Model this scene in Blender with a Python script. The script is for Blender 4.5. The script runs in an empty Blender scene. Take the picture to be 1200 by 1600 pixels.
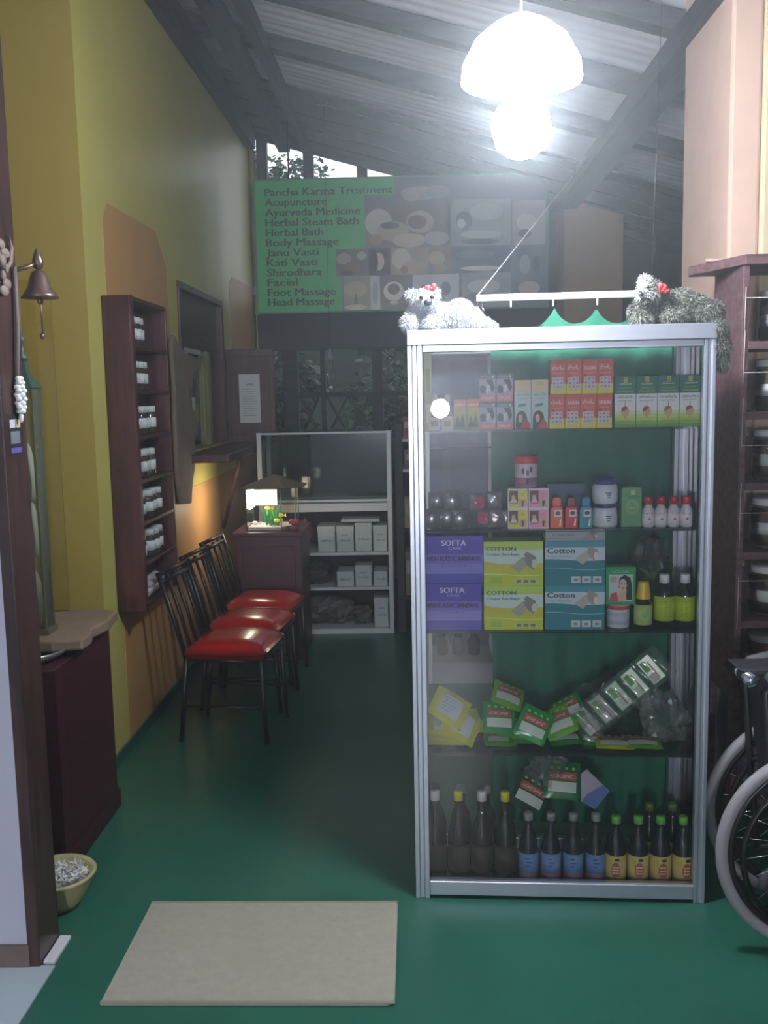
import bpy, math, random
import numpy as np
from mathutils import Vector, Matrix, Euler

SC = bpy.context.scene
COL = SC.collection
random.seed(7)

# ------------------------------------------------------------------ camera
CAMZ = 1.6
F = 1500.0                       # focal length in pixels of the 1200x1600 frame
yaw, pit, roll = math.radians(1.9), math.atan(185 / 1500), 0.02
fw = Vector((-math.sin(yaw) * math.cos(pit), math.cos(yaw) * math.cos(pit), -math.sin(pit)))
r0 = fw.cross(Vector((0, 0, 1))).normalized()
u0 = r0.cross(fw)
up = u0 * math.cos(roll) + r0 * math.sin(roll)
rt = r0 * math.cos(roll) - u0 * math.sin(roll)
cd = bpy.data.cameras.new('camera')
cd.sensor_fit = 'HORIZONTAL'
cd.sensor_width = 36.0
cd.lens = 36.0 * F / 1200.0
cd.clip_start = 0.05
cam = bpy.data.objects.new('camera', cd)
COL.objects.link(cam)
M = Matrix((rt, up, -fw)).transposed().to_4x4()
M.translation = Vector((0, 0, CAMZ))
cam.matrix_world = M
SC.camera = cam

# ------------------------------------------------------------------ view, world
SC.view_settings.view_transform = 'Standard'
SC.view_settings.look = 'None'
SC.view_settings.exposure = 0.42
SC.view_settings.gamma = 1.0
SC.view_settings.use_curve_mapping = False
SC.cycles.transparent_max_bounces = 32
SC.cycles.max_bounces = 8
SC.cycles.sample_clamp_indirect = 6.0
W = bpy.data.worlds.new('dusk_sky')
SC.world = W
W.use_nodes = True
wn = W.node_tree.nodes
bg = wn['Background']
bg.inputs[0].default_value = (0.86, 0.93, 1.0, 1)
bg.inputs[1].default_value = 1.3

LAMP_E = 230.0      # emission of the hanging bulb, enlarged to fill its bloom
GLARE_E = 70.0       # glowing bowl added over it to stand in for lens bloom
FLASH_E = 680.0       # lamp added behind the camera, standing in for the flash as front fill


def lin(c):
    c = c / 255.0
    return c / 12.92 if c <= 0.04045 else ((c + 0.055) / 1.055) ** 2.4


def C(r, g, b):
    return (lin(r), lin(g), lin(b), 1.0)


# ------------------------------------------------------------------ materials
MATS = {}


def mat(name, col, rough=0.6, metal=0.0, var=0.08, scale=12.0, bump=0.0, emit=0.0, alpha=1.0, trans=0.0, spec=0.5, sheen=0.0):
    """Principled material, its colour varied by procedural noise."""
    if name in MATS:
        return MATS[name]
    m = bpy.data.materials.new(name)
    m.use_nodes = True
    nt = m.node_tree
    b = nt.nodes['Principled BSDF']
    c = C(*col) if len(col) == 3 else col
    tc = nt.nodes.new('ShaderNodeTexCoord')
    nz = nt.nodes.new('ShaderNodeTexNoise')
    nz.inputs['Scale'].default_value = scale
    nz.inputs['Detail'].default_value = 3
    nt.links.new(tc.outputs['Object'], nz.inputs['Vector'])
    if var > 0:
        mr = nt.nodes.new('ShaderNodeMapRange')
        mr.inputs[3].default_value = 1 - var
        mr.inputs[4].default_value = 1 + var
        nt.links.new(nz.outputs[0], mr.inputs[0])
        mx = nt.nodes.new('ShaderNodeVectorMath')
        mx.operation = 'SCALE'
        mx.inputs[0].default_value = c[:3]
        nt.links.new(mr.outputs[0], mx.inputs['Scale'])
        nt.links.new(mx.outputs[0], b.inputs['Base Color'])
    else:
        b.inputs['Base Color'].default_value = c
    if bump > 0:
        bp = nt.nodes.new('ShaderNodeBump')
        bp.inputs['Strength'].default_value = bump
        bp.inputs['Distance'].default_value = 0.01
        nt.links.new(nz.outputs[0], bp.inputs['Height'])
        nt.links.new(bp.outputs[0], b.inputs['Normal'])
    b.inputs['Roughness'].default_value = rough
    b.inputs['Metallic'].default_value = metal
    b.inputs['Specular IOR Level'].default_value = spec
    if emit:
        b.inputs['Emission Color'].default_value = c
        b.inputs['Emission Strength'].default_value = emit
    if alpha < 1:
        b.inputs['Alpha'].default_value = alpha
    MATS[name] = m
    return m


def glass(name, tint=(1, 1, 1), ior=1.45, rough=0.0, body=0.0, bodycol=(200, 210, 210)):
    """Thin clear sheet: passes light straight through, reflects by Fresnel; body adds a milky share."""
    if name in MATS:
        return MATS[name]
    m = bpy.data.materials.new(name)
    m.use_nodes = True
    nt = m.node_tree
    nt.nodes.clear()
    out = nt.nodes.new('ShaderNodeOutputMaterial')
    tr = nt.nodes.new('ShaderNodeBsdfTransparent')
    tr.inputs[0].default_value = (*tint, 1)
    gl = nt.nodes.new('ShaderNodeBsdfGlossy')
    gl.inputs['Roughness'].default_value = rough
    fr = nt.nodes.new('ShaderNodeFresnel')
    fr.inputs[0].default_value = ior
    mx = nt.nodes.new('ShaderNodeMixShader')
    nt.links.new(fr.outputs[0], mx.inputs[0])
    nt.links.new(tr.outputs[0], mx.inputs[1])
    nt.links.new(gl.outputs[0], mx.inputs[2])
    last = mx
    if body > 0:
        df = nt.nodes.new('ShaderNodeBsdfDiffuse')
        df.inputs[0].default_value = C(*bodycol)
        nz = nt.nodes.new('ShaderNodeTexNoise')
        nz.inputs['Scale'].default_value = 9
        mr = nt.nodes.new('ShaderNodeMapRange')
        mr.inputs[3].default_value = body * 0.5
        mr.inputs[4].default_value = body * 1.5
        nt.links.new(nz.outputs[0], mr.inputs[0])
        m2 = nt.nodes.new('ShaderNodeMixShader')
        nt.links.new(mr.outputs[0], m2.inputs[0])
        nt.links.new(mx.outputs[0], m2.inputs[1])
        nt.links.new(df.outputs[0], m2.inputs[2])
        last = m2
    nt.links.new(last.outputs[0], out.inputs[0])
    MATS[name] = m
    return m


def wood(name, c1, c2, rough=0.45, scale=3.0, axis=2):
    if name in MATS:
        return MATS[name]
    m = bpy.data.materials.new(name)
    m.use_nodes = True
    nt = m.node_tree
    b = nt.nodes['Principled BSDF']
    tc = nt.nodes.new('ShaderNodeTexCoord')
    mp = nt.nodes.new('ShaderNodeMapping')
    s = [scale * 6] * 3
    s[axis] = scale * 0.5
    mp.inputs['Scale'].default_value = s
    nz = nt.nodes.new('ShaderNodeTexNoise')
    nz.inputs['Scale'].default_value = 2
    nz.inputs['Detail'].default_value = 6
    nz.inputs['Distortion'].default_value = 0.6
    cr = nt.nodes.new('ShaderNodeValToRGB')
    cr.color_ramp.elements[0].position = 0.35
    cr.color_ramp.elements[0].color = C(*c1)
    cr.color_ramp.elements[1].position = 0.7
    cr.color_ramp.elements[1].color = C(*c2)
    nt.links.new(tc.outputs['Object'], mp.inputs[0])
    nt.links.new(mp.outputs[0], nz.inputs['Vector'])
    nt.links.new(nz.outputs[0], cr.inputs[0])
    nt.links.new(cr.outputs[0], b.inputs['Base Color'])
    b.inputs['Roughness'].default_value = rough
    MATS[name] = m
    return m


YELLOW = mat('yellow_paint', (196, 186, 104), 0.42, var=0.10, scale=1.7, bump=0.08)
MUSTARD = mat('mustard_paint', (178, 156, 78), 0.5, var=0.12, scale=1.5, bump=0.08)
ORANGE = mat('orange_paint', (190, 146, 92), 0.5, var=0.10, scale=2.5, bump=0.06)
PINK = mat('peach_plaster', (204, 172, 156), 0.8, var=0.10, scale=9, bump=0.3)
CREAM = mat('cream_plaster', (204, 190, 158), 0.8, var=0.10, scale=9, bump=0.3)
GREYP = mat('grey_dado_paint', (112, 108, 120), 0.7)
WHITEW = mat('white_wall_paint', (204, 204, 220), 0.8, var=0.05, scale=4)
DARKW = mat('dark_wall_paint', (58, 56, 66), 0.8, var=0.2, scale=3)
TANCOL = mat('tan_column_paint', (168, 138, 104), 0.7)
GREENF = mat('green_floor_paint', (40, 96, 80), 0.33, var=0.22, scale=2.2, bump=0.04, spec=0.4)
TILE = mat('pale_floor_tile', (170, 184, 190), 0.4, var=0.08, scale=6)
SKIRT = mat('brown_skirting_tile', (122, 104, 96), 0.4, var=0.25, scale=14)
MATC = mat('woven_mat', (170, 166, 150), 0.9, var=0.12, scale=40, bump=0.4)
ROOFS = mat('roof_sheet', (184, 182, 190), 0.75, var=0.16, scale=5)
BEAM = wood('dark_beam', (34, 33, 40), (56, 54, 62), 0.7, axis=0)
BEAMY = wood('dark_beam_along', (34, 33, 40), (56, 54, 62), 0.7, axis=1)
MAROON = wood('maroon_timber', (52, 24, 26), (84, 44, 42), 0.4)
MAROONC = mat('maroon_paint', (60, 24, 33), 0.45, var=0.15, scale=3)
JAMB = wood('jamb_timber', (50, 36, 35), (80, 56, 52), 0.3)
RACKM = wood('rack_timber', (76, 50, 54), (112, 84, 88), 0.6, axis=0)
BLACK = mat('black_paint', (14, 13, 14), 0.4, var=0)
ALU = mat('brushed_aluminium', (196, 200, 214), 0.32, metal=0.75, var=0.05, scale=30)
CHROME = mat('chrome', (210, 210, 215), 0.12, metal=1.0, var=0)
WHITEM = mat('white_metal', (190, 196, 200), 0.4, var=0.05)
WHITE = mat('white_plastic', (228, 228, 232), 0.4, var=0.03)
PAPER = mat('white_card', (206, 212, 212), 0.8, var=0.05)
RED = mat('red_vinyl', (176, 20, 24), 0.22, var=0.08, scale=6, spec=0.6)
GLASS = glass('clear_glass')
SHELFG = glass('shelf_glass', (0.9, 0.97, 0.94), body=0.03)
DARKG = glass('dusty_glass', (0.75, 0.8, 0.78), body=0.10, bodycol=(90, 100, 96))
FILM = glass('clear_film', (0.93, 0.95, 0.94), ior=1.6, rough=0.08, body=0.12, bodycol=(190, 200, 196))
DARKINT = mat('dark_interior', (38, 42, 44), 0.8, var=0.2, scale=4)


def ink(r, g, b, rough=0.55):
    return mat('ink_%d_%d_%d' % (r, g, b), (r, g, b), rough, var=0)


# ------------------------------------------------------------------ mesh builder
TXT = {}


def text_geo(s, bold):
    k = (s, bold)
    if k not in TXT:
        cu = bpy.data.curves.new('t', 'FONT')
        cu.body = s
        cu.resolution_u = 2
        cu.offset = 0.0
        o = bpy.data.objects.new('t', cu)
        COL.objects.link(o)
        dg = bpy.context.evaluated_depsgraph_get()
        me = bpy.data.meshes.new_from_object(o.evaluated_get(dg))
        v = np.array([tuple(p.co) for p in me.vertices]) if len(me.vertices) else np.zeros((0, 3))
        f = [tuple(p.vertices) for p in me.polygons]
        bpy.data.objects.remove(o)
        bpy.data.curves.remove(cu)
        bpy.data.meshes.remove(me)
        TXT[k] = (v, f)
    return TXT[k]


class MB:
    def __init__(s):
        s.v, s.f, s.m, s.sm, s.mats = [], [], [], [], []
        s.T = None

    def mi(s, m):
        if m not in s.mats:
            s.mats.append(m)
        return s.mats.index(m)

    def add(s, vs, fs, m, smooth=False):
        k = len(s.v)
        if s.T is not None:
            vs = [tuple(s.T @ Vector(p)) for p in vs]
        s.v += [tuple(p) for p in vs]
        i = s.mi(m)
        for f in fs:
            s.f.append(tuple(a + k for a in f))
            s.m.append(i)
            s.sm.append(smooth)

    def box(s, x0, y0, z0, x1, y1, z1, m):
        v = [(x0, y0, z0), (x1, y0, z0), (x1, y1, z0), (x0, y1, z0), (x0, y0, z1), (x1, y0, z1), (x1, y1, z1), (x0, y1, z1)]
        s.add(v, [(0, 3, 2, 1), (4, 5, 6, 7), (0, 1, 5, 4), (1, 2, 6, 5), (2, 3, 7, 6), (3, 0, 4, 7)], m)

    def lathe(s, prof, m, n=16, c=(0, 0, 0), axis='z', smooth=True, ang0=0.0):
        vs, fs = [], []
        for r, z in prof:
            for i in range(n):
                a = ang0 + 2 * math.pi * i / n
                p = (r * math.cos(a), r * math.sin(a), z)
                if axis == 'y':
                    p = (p[0], p[2], p[1])
                elif axis == 'x':
                    p = (p[2], p[0], p[1])
                vs.append((p[0] + c[0], p[1] + c[1], p[2] + c[2]))
        for j in range(len(prof) - 1):
            for i in range(n):
                a, b = j * n + i, j * n + (i + 1) % n
                fs.append((a, b, b + n, a + n))
        if prof[0][0] > 1e-5:
            fs.append(tuple(range(n))[::-1])
        if prof[-1][0] > 1e-5:
            k = (len(prof) - 1) * n
            fs.append(tuple(range(k, k + n)))
        s.add(vs, fs, m, smooth)

    def tube(s, pts, r, m, n=8, smooth=True):
        pts = [Vector(p) for p in pts]
        rs = r if isinstance(r, (list, tuple)) else [r] * len(pts)
        vs, fs = [], []
        ref = Vector((0, 0, 1))
        d0 = (pts[1] - pts[0]).normalized()
        if abs(d0.dot(ref)) > 0.9:
            ref = Vector((1, 0, 0))
        for i, p in enumerate(pts):
            d = (pts[min(i + 1, len(pts) - 1)] - pts[max(i - 1, 0)]).normalized()
            a = d.cross(ref)
            if a.length < 1e-4:
                a = d.cross(Vector((0, 1, 0)))
            a.normalize()
            b = d.cross(a)
            for k in range(n):
                t = 2 * math.pi * k / n
                vs.append(p + (a * math.cos(t) + b * math.sin(t)) * rs[i])
        for j in range(len(pts) - 1):
            for i in range(n):
                a, b = j * n + i, j * n + (i + 1) % n
                fs.append((a, b, b + n, a + n))
        fs.append(tuple(range(n))[::-1])
        k = (len(pts) - 1) * n
        fs.append(tuple(range(k, k + n)))
        s.add(vs, fs, m, smooth)

    def torus(s, c, R, r, m, axis='y', n=48, k=8, sq=1.0):
        vs, fs = [], []
        for i in range(n):
            a = 2 * math.pi * i / n
            for j in range(k):
                b = 2 * math.pi * j / k
                rr = R + r * math.cos(b)
                h = r * sq * math.sin(b)
                p = {'y': (rr * math.cos(a), h, rr * math.sin(a)), 'z': (rr * math.cos(a), rr * math.sin(a), h), 'x': (h, rr * math.cos(a), rr * math.sin(a))}[axis]
                vs.append((p[0] + c[0], p[1] + c[1], p[2] + c[2]))
        for i in range(n):
            for j in range(k):
                fs.append((i * k + j, i * k + (j + 1) % k, ((i + 1) % n) * k + (j + 1) % k, ((i + 1) % n) * k + j))
        s.add(vs, fs, m, True)

    def prism(s, pts, a, b, m, plane='xz'):
        """Polygon pts extruded from a to b along the missing axis."""
        def P(p, h):
            return {'xz': (p[0], h, p[1]), 'yz': (h, p[0], p[1]), 'xy': (p[0], p[1], h)}[plane]
        n = len(pts)
        vs = [P(p, a) for p in pts] + [P(p, b) for p in pts]
        fs = [tuple(range(n)), tuple(range(2 * n - 1, n - 1, -1))]
        fs += [(i, i + n, (i + 1) % n + n, (i + 1) % n) for i in range(n)]
        s.add(vs, fs, m)

    def ball(s, c, r, m, n=12, k=8, sc=(1, 1, 1)):
        prof = [(max(1e-6, math.sin(math.pi * j / k)), -math.cos(math.pi * j / k)) for j in range(k + 1)]
        vs, fs = [], []
        for q, z in prof:
            for i in range(n):
                t = 2 * math.pi * i / n
                vs.append((c[0] + r * sc[0] * q * math.cos(t), c[1] + r * sc[1] * q * math.sin(t), c[2] + r * sc[2] * z))
        for j in range(k):
            for i in range(n):
                a, b = j * n + i, j * n + (i + 1) % n
                fs.append((a, b, b + n, a + n))
        s.add(vs, fs, m, True)

    # --- flat print on the plane y = -h of a front facing the camera (x right, z up)
    def fpoly(s, pts, m, h=0.0006):
        s.add([(x, -h, z) for x, z in pts], [tuple(range(len(pts)))], m)

    def frect(s, x0, z0, x1, z1, m, h=0.0006):
        s.fpoly([(x0, z0), (x1, z0), (x1, z1), (x0, z1)], m, h)

    def fell(s, cx, cz, rx, rz, m, h=0.0009, n=18, a0=0, a1=360):
        s.fpoly([(cx + rx * math.cos(math.radians(a0 + (a1 - a0) * i / n)), cz + rz * math.sin(math.radians(a0 + (a1 - a0) * i / n))) for i in range(n + (0 if a1 - a0 >= 360 else 1))], m, h)

    def ftext(s, t, x, z, w, hgt, m, h=0.0012, bold=True, align='l'):
        v, f = text_geo(t, bold)
        if len(v) == 0:
            return
        x0, x1 = v[:, 0].min(), v[:, 0].max()
        sx = w / (x1 - x0)
        sz = hgt / 0.72
        if align == 'c':
            x -= w / 2
        for e in ((0, .03, .06, .09) if bold else (0,)):      # a few shifted copies thicken the strokes
            s.add([(x + (p[0] - x0) * sx + e * hgt, -h - e * .0004, z + p[1] * sz) for p in v], f, m)

    def fcurl(s, x, z, w, hgt, m, h=0.0012, n=6, seed=0):
        """A row of small round letters with tails, like curly script read from afar."""
        rr = random.Random(seed)
        st = w / n
        for i in range(n):
            cx, cz = x + st * (i + 0.5), z + hgt * 0.4
            r1, r2 = min(st * 0.48, hgt * 0.5), min(st * 0.26, hgt * 0.26)
            a0 = rr.choice((30, 120, -60, 200))
            k = 9
            out = [(cx + r1 * math.cos(math.radians(a0 + 290 * j / k)), cz + r1 * math.sin(math.radians(a0 + 290 * j / k))) for j in range(k + 1)]
            inn = [(cx + r2 * math.cos(math.radians(a0 + 290 * j / k)), cz + r2 * math.sin(math.radians(a0 + 290 * j / k))) for j in range(k + 1)]
            vs = [(p[0], -h, p[1]) for p in out + inn]
            s.add(vs, [(j, j + 1, k + 2 + j, k + 1 + j) for j in range(k)], m)
            if rr.random() < 0.5:
                s.frect(cx + r1 * 0.5, cz + r1 * 0.5, cx + r1, z + hgt, m, h)

    def build(s, name, parent=None, bevel=0, loc=None, rot=None, sub=0, recalc=True):
        me = bpy.data.meshes.new(name)
        me.from_pydata(s.v, [], s.f)
        for m in s.mats:
            me.materials.append(m)
        me.polygons.foreach_set('material_index', s.m)
        me.polygons.foreach_set('use_smooth', s.sm)
        me.update()
        o = bpy.data.objects.new(name, me)
        COL.objects.link(o)
        if parent is not None:
            o.parent = parent
        if loc is not None:
            o.location = loc
        if rot is not None:
            o.rotation_euler = rot
        if bevel:
            bv = o.modifiers.new('bevel', 'BEVEL')
            bv.width = bevel
            bv.segments = 2
            bv.limit_method = 'ANGLE'
        if sub:
            sd = o.modifiers.new('sub', 'SUBSURF')
            sd.levels = sd.render_levels = sub
        return o


def tag(o, label, cat, group=None, kind=None):
    o['label'] = label
    o['category'] = cat
    if group:
        o['group'] = group
    if kind:
        o['kind'] = kind
    return o


def struct(o):
    o['kind'] = 'structure'
    return o


def empty(name, loc=(0, 0, 0), rz=0.0, parent=None):
    o = bpy.data.objects.new(name, None)
    o.empty_display_size = 0.05
    COL.objects.link(o)
    o.location = loc
    o.rotation_euler = (0, 0, rz)
    if parent:
        o.parent = parent
    return o


def copy_tree(o, parent=None):
    kids = [c for c in COL.objects if c.parent == o] if parent is None else list(KIDS.get(o.name, []))
    if parent is None:
        KIDS.clear()
        for c in COL.objects:
            if c.parent:
                KIDS.setdefault(c.parent.name, []).append(c)
    c = o.copy()
    COL.objects.link(c)
    if parent is not None:
        c.parent = parent
    for ch in kids:
        copy_tree(ch, c)
    return c


KIDS = {}


def box_obj(name, b, m=None, parent=None, bevel=0):
    if len(b) == 7:                 # material given as the last item of b
        if isinstance(parent, (int, float)):
            bevel = parent
        parent = m
        m = b[6]
        b = b[:6]
    mb = MB()
    mb.box(*b, m)
    return mb.build(name, parent, bevel)

# ================================================================== STRUCTURE
WX = -1.33                                        # plane of the long yellow wall


def roofz(x):
    return 3.80 - 0.28 * (x - WX)


# floor
mb = MB(); mb.box(-3.2, -3.2, -0.1, 3.6, 8.3, 0.0, GREENF); struct(mb.build('floor'))
mb = MB(); mb.box(-3.2, 8.3, -0.1, 3.6, 20, -0.02, mat('garden_soil', (46, 50, 36), 0.95)); struct(mb.build('ground'))
o = MB(); o.box(-3.0, -3.1, 0.0, -1.045, 2.52, 0.006, TILE)
struct(o.build('trim_1'))

# yellow wall with the serving window opening
wl = MB()
wl.box(WX - 0.16, 3.97, 0, WX, 5.5, 3.9, YELLOW)
wl.box(WX - 0.16, 5.5, 0, WX, 6.77, 1.28, YELLOW)
wl.box(WX - 0.16, 5.5, 2.26, WX, 6.77, 3.9, YELLOW)
wl.box(WX - 0.16, 6.77, 0, WX, 8.3, 3.9, YELLOW)
wall_left = struct(wl.build('wall_left'))
d = MB()      # orange paint on the wall, a film thickness proud
d.prism([(4.22, 0.05), (4.22, 2.37), (4.29, 2.45), (5.09, 2.46), (5.27, 2.30), (5.36, 1.07), (6.55, 1.07), (6.62, 0.05)], WX, WX + 0.003, ORANGE, 'yz')
d.build('painted_dado', wall_left)
d = MB()
d.prism([(6.62, 0.05), (6.55, 1.07), (7.1, 1.08), (7.09, 2.42), (7.22, 2.48), (8.02, 2.49), (8.08, 2.4), (8.1, 0.05)], WX, WX + 0.003, ORANGE, 'yz')
d.build('painted_dado', wall_left)
d = MB(); d.tube([(WX + 0.02, 8.2, 0), (WX + 0.02, 8.2, 3.75)], 0.022, YELLOW); d.build('pipe', wall_left)
d = MB(); d.box(WX, 8.14, 2.44, WX + 0.05, 8.26, 2.5, WHITEM); d.build('pipe_clip', wall_left)
struct(box_obj('baseboard_left', (WX, 3.98, 0, WX + 0.012, 8.2, 0.05, GREENF)))

# mustard return wall beyond the doorway, white wall with timber jamb in front
struct(box_obj('wall_shrine', (-3.0, 3.97, 0, WX - 0.16, 4.1, 4.3, MUSTARD)))
mb = MB(); mb.box(-2.98, 3.962, 0, WX - 0.001, 3.969, 3.9, MUSTARD); mb.build('painted_return', wall_left)
mb = MB(); mb.box(-3.0, 2.52, 0, -1.12, 2.66, 4.3, WHITEW); ww = struct(mb.build('wall_front'))
mb = MB()
for i in range(6):
    mb.box(-3.0 + i * 0.315, 2.51, 0.006, -3.0 + (i + 1) * 0.315 - 0.004, 2.52, 0.07, SKIRT)
mb.build('skirting_tile', ww)
jb = MB(); jb.box(-1.12, 2.515, 0, -1.085, 2.665, 3.7, JAMB); struct(jb.build('door_1', bevel=0.004))
mb = MB(); mb.box(-1.083, 2.53, 0.0, -1.05, 2.665, 0.012, WHITE); struct(mb.build('trim_2', bevel=0.002))

# enclosing walls out of view, so that the room closes behind the camera
struct(box_obj('wall_back', (-3.2, -3.3, 0, 3.6, -3.2, 4.4, WHITEW)))
struct(box_obj('wall_side', (-3.2, -3.2, 0, -3.0, 3.97, 4.4, WHITEW)))
wr = MB()
wr.box(2.5, -3.2, 0, 2.6, 8.3, 4.4, DARKW)
struct(wr.build('wall_right'))

# far end: dark boarded wall, lattice window, posts and lintel
fe = empty('wall_far'); struct(fe)
box_obj('dwarf_wall', (WX, 8.2, 0, 0.35, 8.3, 1.22, DARKW), fe)
box_obj('lintel', (WX, 8.18, 1.98, 0.35, 8.3, 2.28, mat('lintel_paint', (60, 56, 66), 0.7, var=0.15)), fe, 0.006)
box_obj('panel', (0.35, 8.2, 0, 1.35, 8.3, 3.28, mat('far_panel', (70, 78, 84), 0.8, var=0.15, scale=2)), fe)
box_obj('panel', (1.35, 8.2, 0, 2.5, 8.3, 2.86, DARKW), fe)
box_obj('panel', (1.35, 8.2, 2.93, 2.5, 8.3, 3.2, DARKW), fe)
box_obj('panel', (2.02, 8.19, 2.85, 2.5, 8.31, 2.94, DARKW), fe)
box_obj('panel', (1.72, 8.19, 2.80, 1.86, 8.31, 2.885, DARKW), fe)
for x, w_ in ((-1.28, 0.05), (-1.11, 0.13), (-0.79, 0.045), (-0.35, 0.09), (-0.02, 0.06)):
    box_obj('mullion', (x, 8.2, 1.22, x + w_, 8.28, 1.98, BEAM), fe, 0.003)
box_obj('transom', (WX, 8.21, 1.58, 0.35, 8.27, 1.62, BEAM), fe, 0.003)
for x0, x1 in ((-0.98, -0.80), (-0.75, -0.55), (-0.57, -0.36)):
    mb = MB(); mb.tube([(x0, 8.24, 1.6), (x1, 8.24, 1.24)], 0.012, BEAM, 4); mb.build('diagonal_bar', fe)
    mb = MB(); mb.tube([(x1, 8.25, 1.6), (x0, 8.25, 1.24)], 0.012, BEAM, 4); mb.build('diagonal_bar', fe)
for x in (-1.27, -0.885, -0.44, 0.0, 0.33):
    box_obj('post', (x, 8.2, 2.28, x + 0.085, 8.28, roofz(x) - 0.02, BEAM), fe, 0.003)
mb = MB(); mb.box(1.17, 7.6, 0, 1.62, 8.0, 3.08, TANCOL); struct(mb.build('wall_column'))

# roof: corrugated sheets on rafters and purlins
ce = struct(empty('ceiling'))


def roof_sheet(y0, y1):
    mb = MB()
    n = 36
    vs, fs = [], []
    for i in range(n + 1):
        y = y0 + (y1 - y0) * i / n
        h = 0.012 * math.sin(2 * math.pi * i / 4)
        for x in (-3.2, -1.6, 0.2, 2.7):
            vs.append((x, y, roofz(x) + 0.05 + h))
    for i in range(n):
        for k in range(3):
            a = i * 4 + k
            fs.append((a, a + 1, a + 5, a + 4))
    mb.add(vs, fs, ROOFS, True)
    return mb.build('roof_sheet', ce)


y = -3.4
while y < 8.0:
    roof_sheet(y, y + 0.94)
    y += 0.9


def slope_beam(name, y, w, dep, m=BEAM, x0=-3.1, x1=2.6, top=0.035):
    mb = MB()
    mb.prism([(x0, roofz(x0) + top), (x1, roofz(x1) + top), (x1, roofz(x1) + top - dep), (x0, roofz(x0) + top - dep)], y, y + w, m)
    return mb.build(name, ce)


for y in (-2.4, -1.6, -0.8, 0.05, 0.9, 1.7, 2.55, 3.4, 4.22, 5.0, 5.83):
    slope_beam('rafter', y, 0.1, 0.085)
# dark boards close the last stretch of the roof
nb = 8
for i in range(nb):
    yy = 6.56 + i * 0.19
    slope_beam('soffit_board', yy, 0.183, 0.02, x0=-1.33, x1=2.5, top=-0.03 - 0.004 * (i % 2))
slope_beam('fascia_board', 8.06, 0.03, 0.13, x0=-1.33, x1=2.5, top=0.02)


def purlin(x, w, dep, y0=-3.2, y1=8.05, drop=0.05):
    mb = MB()
    z = roofz(x) - drop
    mb.box(x, y0, z - dep, x + w, y1, z, BEAMY)
    return mb.build('purlin', ce)


purlin(-1.32, 0.07, 0.16, 3.98)
purlin(-1.06, 0.09, 0.12)
purlin(-0.86, 0.06, 0.10)
purlin(1.10, 0.17, 0.10)
purlin(1.98, 0.5, 0.14, 3.7)
purlin(0.2, 0.06, 0.04, 0.0, 2.2)

# right hand plaster pillar
pl = empty('wall_pillar', (1.13, 3.56, 0)); struct(pl)
box_obj('plaster_face', (0, 0, 0.66, 0.11, 0.6, 3.2, PINK), pl, 0.012)
box_obj('plaster_face', (0.11, -0.012, 0.66, 0.9, 0.6, 3.2, CREAM), pl, 0.012)
box_obj('grey_dado', (-0.005, -0.02, 0.0, 0.91, 0.6, 0.655, GREYP), pl)

# window frame in the yellow wall, its alcove and sill
wf = struct(empty('window_1'))
box_obj('fixed_panel', (WX - 0.06, 5.5, 1.93, WX - 0.03, 6.77, 2.26, MAROON), wf)
for b in ((WX - 0.1, 5.5, 2.22, WX + 0.012, 6.77, 2.26), (WX - 0.1, 5.5, 1.28, WX + 0.012, 5.56, 2.22), (WX - 0.1, 6.71, 1.28, WX + 0.012, 6.77, 2.22), (WX - 0.1, 5.56, 1.9, WX + 0.0, 6.71, 1.94)):
    box_obj('frame_bar', b, MAROON, wf, 0.003)
mb = MB()
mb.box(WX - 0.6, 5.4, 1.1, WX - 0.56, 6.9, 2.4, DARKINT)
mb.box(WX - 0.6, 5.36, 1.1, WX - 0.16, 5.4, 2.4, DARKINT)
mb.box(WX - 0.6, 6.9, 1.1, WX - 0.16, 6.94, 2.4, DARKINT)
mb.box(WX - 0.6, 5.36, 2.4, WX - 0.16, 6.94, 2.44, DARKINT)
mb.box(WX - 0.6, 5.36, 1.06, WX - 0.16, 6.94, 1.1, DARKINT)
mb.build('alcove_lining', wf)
mb = MB(); mb.box(WX + 0.003, 5.45, 1.225, -1.06, 6.9, 1.275, MAROON); mb.build('sill', wf, 0.006)
mb = MB(); mb.tube([(-1.1, 6.05, 1.225), (-1.305, 6.43, 0.72)], 0.014, MAROON, 6); mb.build('brace', wf)
# bright edged pane frame inside the opening
mb = MB(); mb.box(-1.372, 5.70, 1.30, -1.352, 5.735, 1.895, WHITEM); mb.build('pane_frame', wf)
mb = MB(); mb.box(-1.372, 5.735, 1.865, -1.352, 6.15, 1.895, WHITEM); mb.build('pane_frame', wf)
mb = MB(); mb.box(-1.372, 6.15, 1.30, -1.352, 6.175, 1.895, mat('olive_edge', (128, 126, 92), 0.5)); mb.build('pane_frame', wf)
mb = MB(); mb.box(-1.372, 6.30, 1.29, -1.34, 6.38, 1.895, mat('olive_strip', (112, 116, 62), 0.6)); mb.build('post', wf)

# ================================================================== OUTSIDE
LEAF = mat('leaf_green', (40, 66, 44), 0.6, var=0.5, scale=3)
LEAF_SHADED = mat('leaf_shaded', (26, 40, 30), 0.6, var=0.4, scale=3)  # darker leaf copy, shade of the low trees put into the colour
BARK = mat('tree_bark', (52, 44, 38), 0.9, bump=0.5)


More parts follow.
